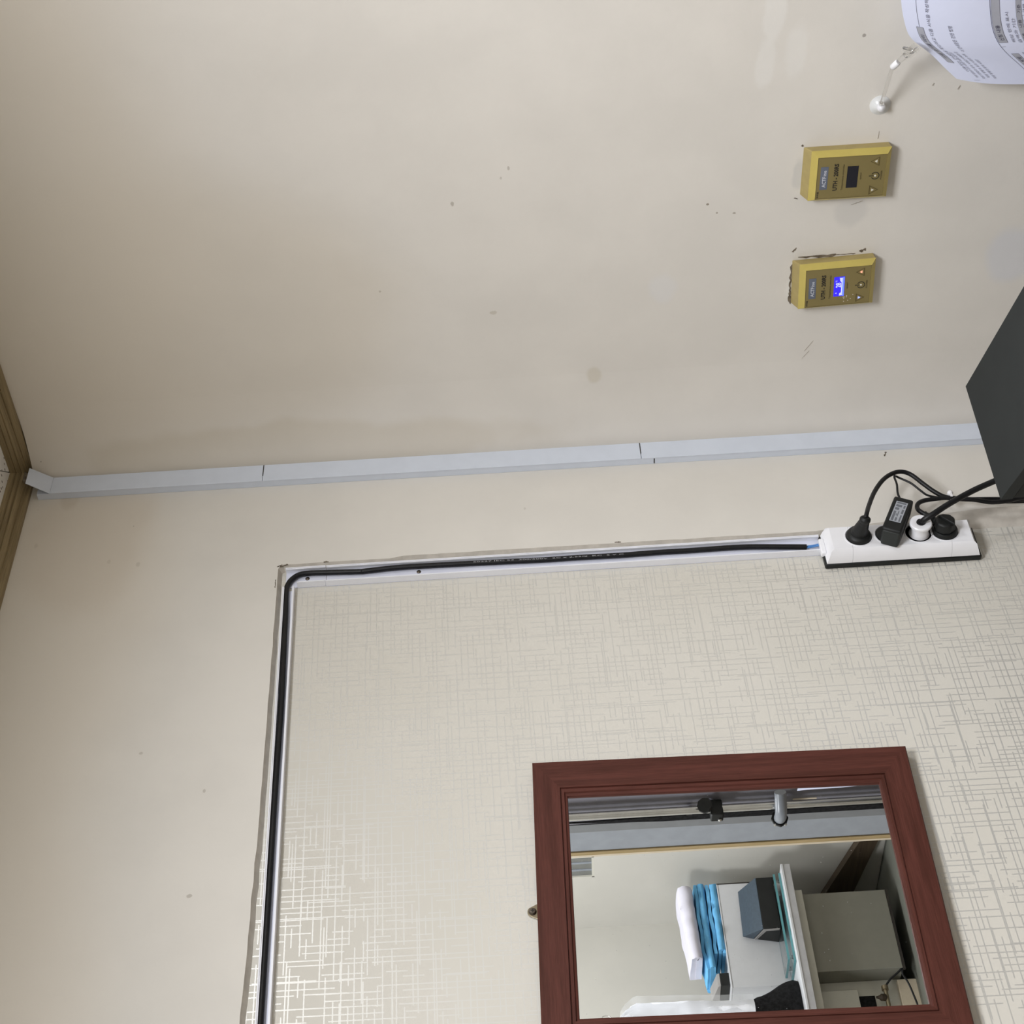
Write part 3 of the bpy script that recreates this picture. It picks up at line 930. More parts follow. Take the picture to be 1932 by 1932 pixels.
    patch(m, rect(pu - 0.0007, pu + 0.0007, pv + 0.0025, pv + 0.0092), fn2)
    build('power_symbol', m, 'ink', face, smooth=0, recalc=False)
    m = MB()
    m.lathe([(0.0015, -0.0002), (0.0015, 0.0006), (0.0, 0.0009)], P(pu, pv, D), (-1, 0, 0), 10)
    build('indicator', m, 'led_off', t)
    return t, P
t1_, P1 = thermostat(-0.5095, 0.9958, 0.0, False, 'gold wall thermostat with a dark blank display, the one nearer the suction clip')
t2_, P2 = thermostat(-0.3150, 0.9975, 0.035, True, 'gold wall thermostat with a lit blue display and chipped plaster around it')
sc2 = MB()
for i in range(9):
    u, v = -0.030 + 0.012 * random.random(), -0.028 + 0.020 * random.random()
    sc2.add([P2(u, v, 0.0242), P2(u + .002, v + .0006, 0.0242), P2(u + .0015, v + .002, 0.0242), P2(u - .0004, v + .0014, 0.0242)], [(0, 1, 2, 3)])
stuff(build('paint_fleck', sc2, 'cream_trim', t2_, smooth=0, recalc=False))

# ---- suction clip arm and the paper it holds
cup = Vector((XR, -0.6105, 0.9590))
arm = thing('suction_clip_arm', 'clear plastic clip arm on a milky suction cup stuck to the painted wall', 'clip', cup)
build('suction_cup', MB().lathe([(0.0150, 0.0), (0.0150, 0.0008), (0.0120, 0.0022), (0.0085, 0.0048), (0.0062, 0.0070), (0.0, 0.0072)], cup, (-1, 0, 0), 32), 'cup_white', arm, smooth=50)
kn = cup + Vector((-0.0065, -0.001, 0.0005))
build('cup_knob', MB().lathe([(0.0058, 0.0), (0.0064, 0.004), (0.0050, 0.0085), (0.0, 0.0100)], kn, (-1, -0.15, 0.05), 20), 'joint_white', arm, smooth=60)
r0 = Vector((XR - 0.016, -0.6225, 0.9615))
r1 = Vector((XR - 0.046, -0.6935, 0.9602))
r2 = Vector((XR - 0.052, -0.7020, 0.9575))
r3 = Vector((XR - 0.060, -0.7180, 0.9480))
build('rod', MB().tube([r0, r1], 0.0026, 10), 'clear', arm, smooth=60)
build('rod_hinge', MB().lathe([(0.0032, -0.003), (0.0032, 0.003)], r0, (0, 0.1, 1), 14), 'clear', arm)
dj = (r3 - r1).normalized()
build('joint', MB().tube([r1 - dj * 0.001, r1 + dj * 0.001, r1 + dj * 0.012, r1 + dj * 0.014], [0.0030, 0.0046, 0.0046, 0.0036], 14), 'joint_white', arm, smooth=40)
build('clip_link', MB().tube([r1 + dj * 0.013, r3], [0.0030, 0.0042], 10), 'clear', arm, smooth=60)
cj = Vector((XR - 0.0665, -0.7290, 0.9420))
for k, sg in enumerate((-1, 1)):
    nrm = Vector((0.5 * sg, 0.25 * sg, 0.3 * sg))
    a = r3
    dv = (cj - r3).normalized()
    side = Vector((0, 0.75, 0.66)).cross(dv).normalized() if False else Vector((-0.7, 0.4, -0.6)).normalized()
    o1 = a + nrm * 0.004
    o2 = cj + nrm * 0.0035
    o3 = cj + dv * 0.010 + nrm * 0.0012
    m = MB()
    sw = side * 0.0065
    tk = nrm.normalized() * 0.0012
    for p, q in ((o1, o2), (o2, o3)):
        m.hexa([p - sw, p + sw, q + sw, q - sw, p - sw + tk, p + sw + tk, q + sw + tk, q - sw + tk])
    build('clip_jaw', m, 'clear', arm, smooth=0)
tip = cj + Vector((-0.004, -0.006, 0.014))
build('clip_tab', MB().tube([cj, cj + (tip - cj) * 0.9, tip], [0.0022, 0.0020, 0.0008], 8), 'clear', arm, smooth=60)
build('clip_spring', MB().tube(smooth_path([cj + Vector((0.003, 0.006, -0.004)), cj + Vector((-0.004, 0.003, 0.004)), cj + Vector((-0.005, -0.004, -0.002)), cj + Vector((0.002, -0.002, -0.007))], 5), 0.0007, 6), 'steel', arm, smooth=60)

top = smooth_path([(-0.060, -0.6700, 0.8690), (-0.063, -0.6910, 0.8900), (-0.066, -0.7120, 0.9100), (-0.070, -0.7300, 0.9305), (-0.0715, -0.7380, 0.9395), (-0.073, -0.7500, 0.9485), (-0.076, -0.7730, 0.9575), (-0.078, -0.8030, 0.9650), (-0.080, -0.8600, 0.9735), (-0.080, -0.9350, 0.9800)], 8)
dn = smooth_path([(0, 0, 0), (-0.001, 0.006, -0.025), (-0.002, 0.0105, -0.055), (-0.002, 0.0135, -0.093), (-0.001, 0.016, -0.130), (0.003, 0.019, -0.190), (0.008, 0.020, -0.235)], 6)
def arc(ps):
    L = [0.0]
    for a, b in zip(ps, ps[1:]):
        L.append(L[-1] + (b - a).length)
    return L
LT, LD = arc(top), arc(dn)
def along(ps, L, s):
    s = min(max(s, 0.0), L[-1] - 1e-7)
    for i in range(len(L) - 1):
        if s <= L[i + 1]:
            k = (s - L[i]) / (L[i + 1] - L[i])
            return ps[i].lerp(ps[i + 1], k)
    return ps[-1]
def soft_top(s, t):
    """the sharp bend at the clip eases off further down the sheet"""
    w = 0.004 + 0.20 * t
    tot = Vector((0, 0, 0))
    for k in (-2, -1, 0, 1, 2):
        q = s + k * w * 0.5
        e = Vector((0, 0, 0))
        if q < 0:
            e = (top[1] - top[0]).normalized() * q
        if q > LT[-1]:
            e = (top[-1] - top[-2]).normalized() * (q - LT[-1])
        tot += along(top, LT, q) + e
    return tot / 5
def paper_pt(s, t, lift=0.0):
    q = soft_top(s, t) + along(dn, LD, t)
    q = q + Vector((-0.006 * sin(min(t, .24) / 0.24 * pi), 0, 0)) * min(1, s / 0.1)
    if lift:
        ds = (soft_top(s + .002, t) - soft_top(s - .002, t))
        dt = (along(dn, LD, t + .002) - along(dn, LD, max(t - .002, 0)))
        nrm = ds.cross(dt).normalized()
        if nrm.x > 0:
            nrm = -nrm
        q = q + nrm * lift
    return q
pp = thing('paper_sheet', 'curling white printed sheet with tables hanging from the clear clip', 'paper', tuple(top[32]))
SMAX, TMAX = LT[-1], LD[-1]
build('sheet', MB().sheet(lambda a, b: paper_pt(a * SMAX, b * TMAX), 60, 24, 0.0003), 'paper', pp, smooth=60)
build('sheet', MB().sheet(lambda a, b: paper_pt(a * SMAX, 0.012 + b * (TMAX - 0.014)) + Vector((0.0022 + .003 * (1 - a), 0.0015, -0.001)), 40, 16, 0.0003), 'paper', pp, smooth=60)
on = lambda s, t: paper_pt(s, t, 0.0006)
on2 = lambda s, t: paper_pt(s, t, 0.0010)
TX = lambda m, body, s0, s1, t, h, b=0.0: letters(m, body, s0, s1, t + h / 2, t - h / 2, on2, b)
def strip_(m, s0, s1, t0, t1, n=10, f=on):
    for i in range(n):
        a, b = s0 + (s1 - s0) * i / n, s0 + (s1 - s0) * (i + 1) / n
        m.add([f(a, t1), f(b, t1), f(b, t0), f(a, t0)], [(0, 1, 2, 3)])
ink, gry = MB(), MB()
def pill(s0, s1, t0, t1):
    strip_(gry, s0, s1, t0, t1)
    h = 0.00045
    strip_(ink, s0, s1, t0 - h, t0)
    strip_(ink, s0, s1, t1, t1 + h)
    strip_(ink, s0 - h, s0, t0, t1, 2)
    strip_(ink, s1, s1 + h, t0, t1, 2)
pill(0.048, 0.130, 0.016, 0.025)
TX(ink, '다음 순서를 따라', 0.060, 0.118, 0.0205, 0.0055, 0.01)
strip_(ink, 0.131, 0.25, 0.0200, 0.0205)
TX(ink, '이용자는 안내문을 확인하고 다음 서식을 작성하여 주시기 바랍니다', 0.030, 0.235, 0.0345, 0.0052)
TX(ink, '이 안내문은 관련 법령', 0.088, 0.138, 0.0620, 0.0055)
for i, (a, b) in enumerate(((0.016, 0.082), (0.014, 0.085), (0.018, 0.080), (0.016, 0.066))):
    TX(ink, '작성 방법과 유의 사항은 아래와 같습니다'[: 22 - i * 3], a, b, 0.040 + 0.0085 * i, 0.0045)
strip_(ink, 0.0065, 0.0070, 0.030, 0.118, 3)
strip_(ink, 0.0065, 0.25, 0.1180, 0.1186, 24)
pill(0.010, 0.082, 0.124, 0.133)
TX(ink, '안내와 작성 방법', 0.018, 0.074, 0.1285, 0.0055, 0.01)
pill(0.108, 0.190, 0.120, 0.131)
TX(ink, '신청 내용', 0.112, 0.140, 0.1255, 0.006, 0.015)
TX(ink, '작성 요령과 구비 서류', 0.020, 0.085, 0.1415, 0.0045)
TX(ink, '해당 란에 표시', 0.108, 0.160, 0.1400, 0.0045)
TX(ink, '구분에 따라 기재', 0.015, 0.080, 0.1500, 0.0045)
TX(ink, '금액과 기간', 0.106, 0.150, 0.1480, 0.0045)
strip_(ink, 0.0985, 0.0990, 0.119, 0.235, 8)
def table(s0, s1, t0, t1, cols, rows, grey):
    for i in range(cols + 1):
        s = s0 + (s1 - s0) * i / cols
        strip_(ink, s - .0002, s + .0002, t0, t1, 1)
    for j in range(rows + 1):
        t = t0 + (t1 - t0) * j / rows
        strip_(ink, s0, s1, t - .0002, t + .0002, 6)
    for (i, j) in grey:
        strip_(gry, s0 + (s1 - s0) * i / cols, s0 + (s1 - s0) * (i + 1) / cols, t0 + (t1 - t0) * j / rows, t0 + (t1 - t0) * (j + 1) / rows, 3)
    for i in range(cols):
        for j in (0, 1):
            TX(ink, ('구분', '내용', '기준', '금액')[(i + j) % 4], s0 + (s1 - s0) * (i + .2) / cols, s0 + (s1 - s0) * (i + .75) / cols, t0 + (t1 - t0) * (j + .5) / rows, 0.0045)
table(0.022, 0.092, 0.157, 0.188, 4, 5, [(0, 0), (1, 0), (2, 0), (3, 0), (1, 1), (3, 1), (3, 2), (0, 1)])
table(0.106, 0.200, 0.153, 0.190, 4, 5, [(0, 0), (1, 0), (2, 0), (3, 0), (0, 1), (1, 4), (2, 4), (0, 4)])
TX(ink, '위 사항을 확인합니다', 0.020, 0.090, 0.200, 0.005)
stuff(build('printed_shading', gry, 'paper_grey', pp, smooth=0, recalc=False))
stuff(build('printed_text', ink, 'paper_ink', pp, smooth=0, recalc=False))

# ---- power strip
ps = thing('power_strip', 'white four-way power strip with a black base screwed upright to the wall', 'power strip', (-0.303, 0.0, 0.923))
def housing(z0, z1, lo_end, hi_end):
    m = MB()
    def ring(z, back, fr_in):
        # back: half inset of x, fr_in: how far the front is pulled in
        return [(-0.3352, -0.0100, z), (-0.2725, -0.0100, z), (-0.2738, -0.0200, z), (-0.2765, -0.0300, z), (-0.2800, -0.0337, z), (-0.3265, -0.0337, z), (-0.3302, -0.0300, z), (-0.3340, -0.0200, z)]
    def endring(z, sgn):
        r = []
        for (x, y, q) in ring(z, 0, 0):
            dz = 0.0 if y > -0.019 else (0.003 if y > -0.029 else (0.006 if y > -0.033 else 0.0105))
            r.append((x, y, z - sgn * dz))
        return r
    a = endring(z0, -1) if lo_end else ring(z0, 0, 0)
    b = endring(z1, 1) if hi_end else ring(z1, 0, 0)
    m.loft(a, b)
    return m
SOCK = [0.9886, 0.9427, 0.8965, 0.8560]
cutters = [MB().lathe([(0.0204, 0.0), (0.0204, 0.03)], (-0.3025, -0.0200, z), (0, -1, 0), 40) for z in SOCK]
build('housing', cut(housing(0.8502, 1.0016, False, False), cutters), 'strip_white', ps, smooth=25)
build('end_cap', cut(housing(1.0019, 1.0410, False, True), cutters[:1]), 'strip_white', ps, smooth=25)
build('end_cap', cut(housing(0.8060, 0.8499, True, False), cutters[3:]), 'strip_white', ps, smooth=25)
build('base', MB().box((-0.3372, -0.0105, 0.8030), (-0.2730, -0.0003, 1.0435)), 'black_plastic', ps, bevel=0.0025)
build('cord_guard', MB().box((-0.3175, -0.0180, 1.0385), (-0.2860, -0.0070, 1.0470)), 'strip_white', ps, bevel=0.002)
for z in SOCK:
    s_ = build('socket', MB().lathe([(0.0202, 0.0), (0.0202, 0.0125), (0.0198, 0.0130), (0.0196, 0.0010), (0.0, 0.0010)], (-0.3025, -0.0210, z), (0, -1, 0), 36), 'socket_grey', ps, smooth=40)
    build('socket_rim', MB().lathe([(0.0222, -0.001), (0.0219, 0.0007), (0.0206, 0.0007), (0.0204, -0.001)], (-0.3025, -0.0337, z), (0, -1, 0), 36), 'strip_white', s_, smooth=40)

# ---- plugs with their cords
def cord(parent, pts, r, name='cord', sub=7):
    return build(name, MB().tube(smooth_path(pts, sub), r, 12), 'black_rubber', parent, smooth=60)
z = SOCK[0]
pl = thing('power_plug', 'round black plug with a ribbed neck in the topmost socket of the power strip', 'plug', (-0.3025, -0.024, z), 'plugs in the power strip')
build('plug_body', MB().lathe([(0.0188, 0.0), (0.0192, 0.010), (0.0190, 0.014), (0.0175, 0.0175), (0.0130, 0.0195), (0.0110, 0.0200)], (-0.3025, -0.0225, z), (0, -1, 0), 36), 'black_plastic', pl, smooth=50)
n0, n1 = Vector((-0.3030, -0.0410, z)), Vector((-0.3105, -0.0745, z - 0.004))
ring = []
rad = []
for i in range(15):
    t = i / 14
    ring.append(n0.lerp(n1, t))
    base_r = 0.0130 * (1 - t) + 0.0078 * t
    rad.append(base_r * (0.93 if 3 <= i <= 11 and i % 2 else 1.0))
ring += [n1 + Vector((-0.0001, -0.0005, 0)), n1 + Vector((0, -0.0040, -0.0003)), n1 + Vector((0.0005, -0.0065, -0.0006))]
rad += [0.0086, 0.0084, 0.0060]
build('strain_relief', MB().tube(ring, rad, 20), 'black_plastic', pl, smooth=40)
A = [(-0.3105, -0.0790, 0.9838), (-0.3015, -0.0815, 0.9805), (-0.2787, -0.0755, 0.9722), (-0.241, -0.0675, 0.9555), (-0.211, -0.0638, 0.9361), (-0.1931, -0.06, 0.9171), (-0.1859, -0.0562, 0.9004), (-0.1903, -0.0525, 0.8858), (-0.2086, -0.0488, 0.8705), (-0.2253, -0.045, 0.8551), (-0.235, -0.0413, 0.8384), (-0.2379, -0.0375, 0.807), (-0.2379, -0.0337, 0.7599), (-0.2417, -0.032, 0.7171), (-0.245, -0.032, 0.60), (-0.25, -0.032, 0.30)]
cord(pl, A, 0.0036)

z = SOCK[1]
ad = thing('power_adapter', 'black brick power adapter with a grey sticker in the second socket of the strip', 'adapter', (-0.3025, -0.024, z), 'plugs in the power strip')
ux, uz = Vector((0.898, 0, -0.440)), Vector((0.440, 0, 0.898))
ac = Vector((-0.2905, 0, 0.9290))
def AP(a, b, y):
    q = ac + ux * a + uz * b
    return (q.x, y, q.z)
HL, HW = 0.0385, 0.0152
m = MB()
m.loft([AP(a, b, -0.0350) for a, b in ((-HL - 0.003, -HW + 0.001), (HL - .002, -HW + 0.001), (HL - .002, HW - 0.001), (-HL - 0.003, HW - 0.001))], [AP(a, b, -0.0660) for a, b in ((-HL, -HW), (HL, -HW), (HL, HW), (-HL, HW))])
build('adapter_body', m, 'black_plastic', ad, bevel=0.0035, seg=3)
build('adapter_foot', MB().loft([AP(a, b, -0.0345) for a, b in ((-HL - 0.0045, -HW + 0.002), (-HL + .012, -HW + 0.002), (-HL + .012, HW - 0.002), (-HL - 0.0045, HW - 0.002))], [AP(a, b, -0.0625) for a, b in ((-HL - .0012, -HW + .001), (-HL + .008, -HW + .001), (-HL + .008, HW - .001), (-HL - .0012, HW - .001))]), 'dark_plastic', ad, bevel=0.003, seg=3)
build('plug_base', MB().lathe([(0.0188, 0.0), (0.0188, 0.0125), (0.0165, 0.0140)], (-0.3025, -0.0225, z), (0, -1, 0), 32), 'black_plastic', ad, smooth=50)
lb = MB()
lb.loft([AP(a, b, -0.0655) for a, b in rect(-0.0195, 0.0270, -0.0088, 0.0088)], [AP(a, b, -0.0664) for a, b in rect(-0.0195, 0.0270, -0.0088, 0.0088)])
st = build('sticker', lb, 'label_grey', ad, smooth=0)
lk = MB()
for (a0, a1, b0, b1) in ((-0.018, 0.004, 0.0035, 0.0072), (0.007, 0.0125, 0.001, 0.0070), (0.0145, 0.0195, -0.002, 0.0070), (-0.018, -0.010, -0.0015, 0.0015), (-0.008, 0.005, -0.0010, 0.0005), (0.022, 0.0255, -0.007, 0.007), (-0.018, -0.003, -0.0070, -0.0045), (0.0, 0.010, -0.0072, -0.0040), (0.0130, 0.0195, -0.0072, -0.0045), (-0.006, -0.001, 0.0012, 0.0024)):
    patch(lk, [(a0, b0), (a1, b0), (a1, b1), (a0, b1)], lambda a, b: AP(a, b, -0.0666))
stuff(build('sticker_print', lk, 'label_ink', st, smooth=0, recalc=False))
for sg in (-1, 1):
    vt = MB()
    for i in range(9):
        a = -0.016 + i * 0.0045
        vt.hexa([AP(a + da, sg * (HW - 0.0004 + db), y) for y in (-0.060, -0.050) for da, db in ((0, -.0006), (0.0022, -.0006), (0.0022, .0007), (0, .0007))])
    stuff(build('vent_ribs', vt, 'dark_plastic', ad, smooth=0))
e = AP(HL, 0.003, -0.0560)
Bp = [e, (-0.2400, -0.0600, 0.9180), (-0.2230, -0.0640, 0.9165), (-0.2022, -0.0600, 0.9156), (-0.1930, -0.0540, 0.9115), (-0.1935, -0.0500, 0.9045), (-0.2051, -0.0480, 0.8887), (-0.2189, -0.0440, 0.8762), (-0.2265, -0.0400, 0.8662), (-0.2306, -0.0370, 0.8479), (-0.2318, -0.0340, 0.8348), (-0.2330, -0.0300, 0.807), (-0.2350, -0.0270, 0.76), (-0.2400, -0.0250, 0.70), (-0.246, -0.0250, 0.30)]
cord(ad, Bp, 0.0017)

z = SOCK[2]
wp = thing('white_plug', 'white cylindrical plug with a thick black cord in the third socket of the strip', 'plug', (-0.3025, -0.024, z), 'plugs in the power strip')
build('plug_body', MB().lathe([(0.0160, 0.0), (0.0160, 0.010), (0.0136, 0.0155), (0.0130, 0.0250), (0.0134, 0.0275), (0.0150, 0.0285)], (-0.3030, -0.0225, z - 0.001), (0, -1, 0), 36), 'strip_white', wp, smooth=40)
build('plug_flange', MB().lathe([(0.0162, 0.0), (0.0172, 0.0010), (0.0172, 0.0042), (0.0160, 0.0054), (0.0082, 0.0058), (0.0070, 0.0050)], (-0.3030, -0.0510, z - 0.001), (0, -1, 0), 36), 'strip_white', wp, smooth=40)
build('cord_gland', MB().lathe([(0.0070, 0.0), (0.0066, 0.0020), (0.0050, 0.0022)], (-0.3030, -0.0558, z - 0.001), (0, -1, 0), 20), 'black_rubber', wp, smooth=50)
cord(wp, [(-0.3030, -0.0530, 0.8955), (-0.3045, -0.0630, 0.8915), (-0.3015, -0.0705, 0.8785), (-0.2884, -0.0780, 0.8518), (-0.2731, -0.0880, 0.8134), (-0.2643, -0.0980, 0.7782), (-0.2607, -0.1080, 0.7529), (-0.262, -0.112, 0.70), (-0.268, -0.110, 0.5)], 0.0046)

z = SOCK[3]
bp = thing('black_plug', 'flat black plug with finger notches in the lowest socket of the strip', 'plug', (-0.3025, -0.024, z), 'plugs in the power strip')
build('plug_body', MB().lathe([(0.0188, 0.0), (0.0194, 0.008), (0.0194, 0.0155), (0.0175, 0.0185)], (-0.3025, -0.0225, z), (0, -1, 0), 36), 'black_plastic', bp, smooth=45)
hd = MB()
angs = [0.15, 0.75, 1.25, 2.0, 2.7, 3.4, 4.2, 5.0, 5.7]
rr = [0.0175, 0.0190, 0.0180, 0.0185, 0.0170, 0.0165, 0.0160, 0.0172, 0.0178]
hd.loft([(-0.3025 + r * cos(a), -0.0405, z + r * sin(a)) for a, r in zip(angs, rr)], [(-0.3000 + r * 0.86 * cos(a), -0.0555, z + r * 0.86 * sin(a)) for a, r in zip(angs, rr)])
build('grip', hd, 'black_plastic', bp, bevel=0.0025, seg=2)
build('grip_ridge', MB().hexa([(-0.3135, -0.0550, z - 0.010), (-0.3095, -0.0550, z - 0.012), (-0.2900, -0.0550, z + 0.009), (-0.2930, -0.0550, z + 0.011), (-0.3125, -0.0590, z - 0.009), (-0.3105, -0.0590, z - 0.010), (-0.2910, -0.0590, z + 0.008), (-0.2925, -0.0590, z + 0.009)]), 'black_plastic', bp, bevel=0.0012)
q0, q1 = Vector((-0.2960, -0.0440, z + 0.010)), Vector((-0.2760, -0.0480, z + 0.0275))
pts, rad = [], []
for i in range(11):
    t = i / 10
    pts.append(q0.lerp(q1, t))
    rad.append((0.0075 * (1 - t) + 0.0050 * t) * (0.86 if i % 2 else 1.0))
build('strain_relief', MB().tube(pts, rad, 14), 'black_plastic', bp, smooth=30)
Cp = [q1 - Vector((0.001, 0, 0.001)), (-0.2695, -0.0480, 0.8890), (-0.2615, -0.0460, 0.8904), (-0.2530, -0.0450, 0.8888), (-0.2460, -0.0440, 0.8835), (-0.2398, -0.0420, 0.8728), (-0.2375, -0.0420, 0.8536), (-0.2385, -0.0430, 0.8368), (-0.2446, -0.0420, 0.7993), (-0.2508, -0.0400, 0.7723), (-0.2483, -0.0385, 0.744), (-0.2430, -0.0380, 0.7171), (-0.243, -0.038, 0.60), (-0.244, -0.039, 0.30)]
cord(bp, Cp, 0.0036)
ct = thing('cable_tie', 'small white tie bundling the black cords beside the power strip', 'cable tie', (-0.2330, -0.0400, 0.832))
build('tie_band', MB().lathe([(0.0085, -0.0018), (0.0092, -0.0018), (0.0092, 0.0018), (0.0085, 0.0018)], (-0.2350, -0.0385, 0.832), (0.05, 0, 1), 20), 'tie', ct, smooth=40)
build('tie_head', MB().lathe([(0.0, -0.0048), (0.0036, -0.0034), (0.0052, 0.0), (0.0040, 0.0034), (0.0, 0.0050)], (-0.2290, -0.0440, 0.832), (0.3, -0.5, 1), 16), 'tie', ct, smooth=70)

# ---- charcoal metal box standing in the corner
BA, BB = Vector((-0.2611, -0.2859, 0)), Vector((-0.4765, -0.2603, 0))
sd = Vector((-0.459, -0.889, 0)).normalized()
n_in = 0.46
bx = thing('metal_cabinet', 'charcoal metal cabinet standing in the corner below the thermostats and cords', 'cabinet', (-0.46, -0.48, 0.0))
def quad(z, ins=0.0):
    ab = (BA - BB).normalized()
    return [BB + ab * ins + sd * ins + Vector((0, 0, z)), BA - ab * ins + sd * ins + Vector((0, 0, z)), BA - ab * ins + sd * (n_in - ins) + Vector((0, 0, z)), BB + ab * ins + sd * (n_in - ins) + Vector((0, 0, z))]
build('top_panel', MB().loft(quad(0.8335), quad(0.85)), 'box_grey', bx, bevel=0.0006, smooth=0)
build('body_shell', MB().loft(quad(0.03, 0.0012), quad(0.8325, 0.0012)), 'box_side', bx, bevel=0.0006, smooth=0)
for i, q in enumerate(quad(0.0, 0.02)):
    c = q + (quad(0.0, 0.05)[i] - q) * 0.5
    build('foot', MB().lathe([(0.014, 0.0), (0.012, 0.03)], c, (0, 0, 1), 14), 'black_rubber', bx)

# ================================================================== WHAT THE MIRROR SHOWS
# ---- pole with clamps in front of the sliding door
po = thing('clamp_pole', 'steel pole with black clamps and a grey arm, reflected beside the grey door', 'stand', (-0.06, -1.013, 0.0))
build('pole', MB().tube([(-0.058, -1.010, 0.0), (-0.058, -1.010, 2.0)], 0.0085, 14), 'steel', po, smooth=60)
build('rail', MB().tube([(-0.048, -1.024, 0.0), (-0.048, -1.024, 2.0)], 0.0045, 10), 'steel', po, smooth=60)
build('foot_plate', MB().box((-0.10, -1.06, 0.0), (-0.04, -0.97, 0.012)), 'black_plastic', po, bevel=0.002)
build('strap', MB().loft([(-0.042, -1.0535, 1.452), (-0.042, -1.055, 1.452), (-0.042, -1.0655, 1.25), (-0.042, -1.0655, 0.3), (-0.042, -1.049, 0.3), (-0.042, -1.049, 1.20)], [(-0.039, -1.0535, 1.452), (-0.039, -1.055, 1.452), (-0.039, -1.0655, 1.25), (-0.039, -1.0655, 0.3), (-0.039, -1.049, 0.3), (-0.039, -1.049, 1.20)]), 'black_matte', po, smooth=0)
ck = build('clamp', MB().box((-0.078, -1.028, 1.126), (-0.040, -1.001, 1.153)), 'black_plastic', po, bevel=0.003)
build('clamp_knob', MB().lathe([(0.006, 0.0), (0.006, 0.012), (0.015, 0.013), (0.017, 0.018), (0.016, 0.024), (0.0, 0.026)], (-0.062, -1.001, 1.158), (-0.3, 0.9, 0.35), 9), 'black_plastic', ck, smooth=30)
build('clamp_bolt', MB().lathe([(0.004, 0.0), (0.004, 0.003), (0.0, 0.005)], (-0.078, -1.020, 1.134), (-1, 0, 0), 10), 'steel', ck)
am = build('arm', MB().tube(smooth_path([(-0.062, -0.96, 1.010), (-0.075, -0.985, 1.009), (-0.080, -1.005, 1.008), (-0.074, -1.030, 1.007), (-0.066, -1.044, 1.006)], 4), 0.0125, 16), 'arm_grey', po, smooth=60)
build('arm_knob', MB().lathe([(0.009, 0.0), (0.018, 0.002), (0.018, 0.008), (0.012, 0.011), (0.0, 0.012)], (-0.066, -1.043, 1.006), (0.2, -1, 0), 8), 'black_plastic', am, smooth=30)
for dz in (-0.010, 0.011):
    build('arm_bolt', MB().lathe([(0.0035, 0.0), (0.0035, 0.003), (0.0, 0.0045)], (-0.077, -1.050, 1.006 + dz), (-1, -0.3, 0), 8), 'steel', am)

# ---- white desk along the back wall
DX0, DY0, DY1, DZ = -0.45, -2.628, -2.206, 0.827
dk = thing('desk', 'white wall-side desk with a grey front edge, reflected in the mirror', 'desk', (0.08, -2.33, 0.0))
build('desk_top', MB().box((DX0, DY0, DZ - 0.02), (0.598, DY1 + 0.004, DZ)), 'desk_white', dk, bevel=0.001, smooth=0)
build('edge_strip', MB().box((DX0, DY1 - 0.0, DZ - 0.026), (0.598, DY1 + 0.012, DZ - 0.006)), 'desk_grey', dk, bevel=0.0008, smooth=0)
build('edge_lip', MB().box((DX0, DY1 + 0.001, DZ - 0.006), (0.598, DY1 + 0.0135, DZ + 0.0005)), 'desk_white', dk, bevel=0.0008, smooth=0)
build('apron', MB().box((DX0, DY1 - 0.03, DZ - 0.050), (0.524, DY1 - 0.012, DZ - 0.0262)), 'cab_white', dk, smooth=0)
cbn = build('hanging_cabinet', MB().box((0.274, -2.455, 0.538), (0.524, -2.240, DZ - 0.0505)), 'cab_shaded', dk, bevel=0.001, smooth=0)
build('cabinet_gasket', MB().box((0.270, -2.246, 0.5310), (0.524, -2.238, 0.5378)), 'ink', cbn, smooth=0)
build('side_panel', MB().box((0.05, -2.455, 0.50), (0.2735, -2.300, DZ - 0.0205)), 'cab_white', dk, bevel=0.001, smooth=0)
build('side_panel', MB().box((0.05, -2.300, 0.665), (0.2400, -2.285, DZ - 0.0505)), 'cab_white', dk, bevel=0.001, smooth=0)
build('vent_cover', MB().box((0.182, -2.303, 0.619), (0.2265, -2.298, 0.663)), 'black_matte', dk, smooth=0)
build('desk_leg', MB().box((0.05, -2.300, 0.50), (0.262, -2.282, 0.552)), 'cream_trim', dk, bevel=0.001, smooth=0)
build('leg_post', MB().box((DX0, -2.60, 0.5), (DX0 + 0.04, -2.22, DZ - 0.02)), 'desk_white', dk, smooth=0)
pi_ = thing('pipe_valve', 'small brown pipe valve with a black cord under the reflected desk', 'valve', (0.21, -2.29, 0.59))
build('valve_pipe', MB().tube([(0.120, -2.275, 0.592), (0.235, -2.275, 0.592)], [0.006, 0.006], 12), 'brass_dark', pi_, smooth=60)
build('valve_body', MB().lathe([(0.006, 0.0), (0.010, 0.004), (0.010, 0.016), (0.006, 0.020), (0.003, 0.030)], (0.205, -2.275, 0.592), (0.0, 0.2, 1), 10), 'board', pi_, smooth=40)
build('valve_collar', MB().lathe([(0.0095, 0.0), (0.0095, 0.012)], (0.228, -2.275, 0.592), (1, 0, 0), 12), 'brass_dark', pi_, smooth=40)
build('valve_cord', MB().tube(smooth_path([(0.236, -2.275, 0.592), (0.252, -2.262, 0.575), (0.268, -2.248, 0.548), (0.280, -2.244, 0.536), (0.262, -2.250, 0.541), (0.235, -2.255, 0.530), (0.200, -2.260, 0.522), (0.150, -2.262, 0.515), (0.05, -2.265, 0.508)], 5), 0.0028, 8), 'black_rubber', pi_, smooth=60)
pf = thing('low_platform', 'olive grey low platform under the reflected desk', 'platform', (0.2, -2.2, 0.0))
build('platform_top', MB().box((-0.6, -2.628, 0.470), (0.698, -2.02, 0.50)), 'olive', pf, bevel=0.002, smooth=0)
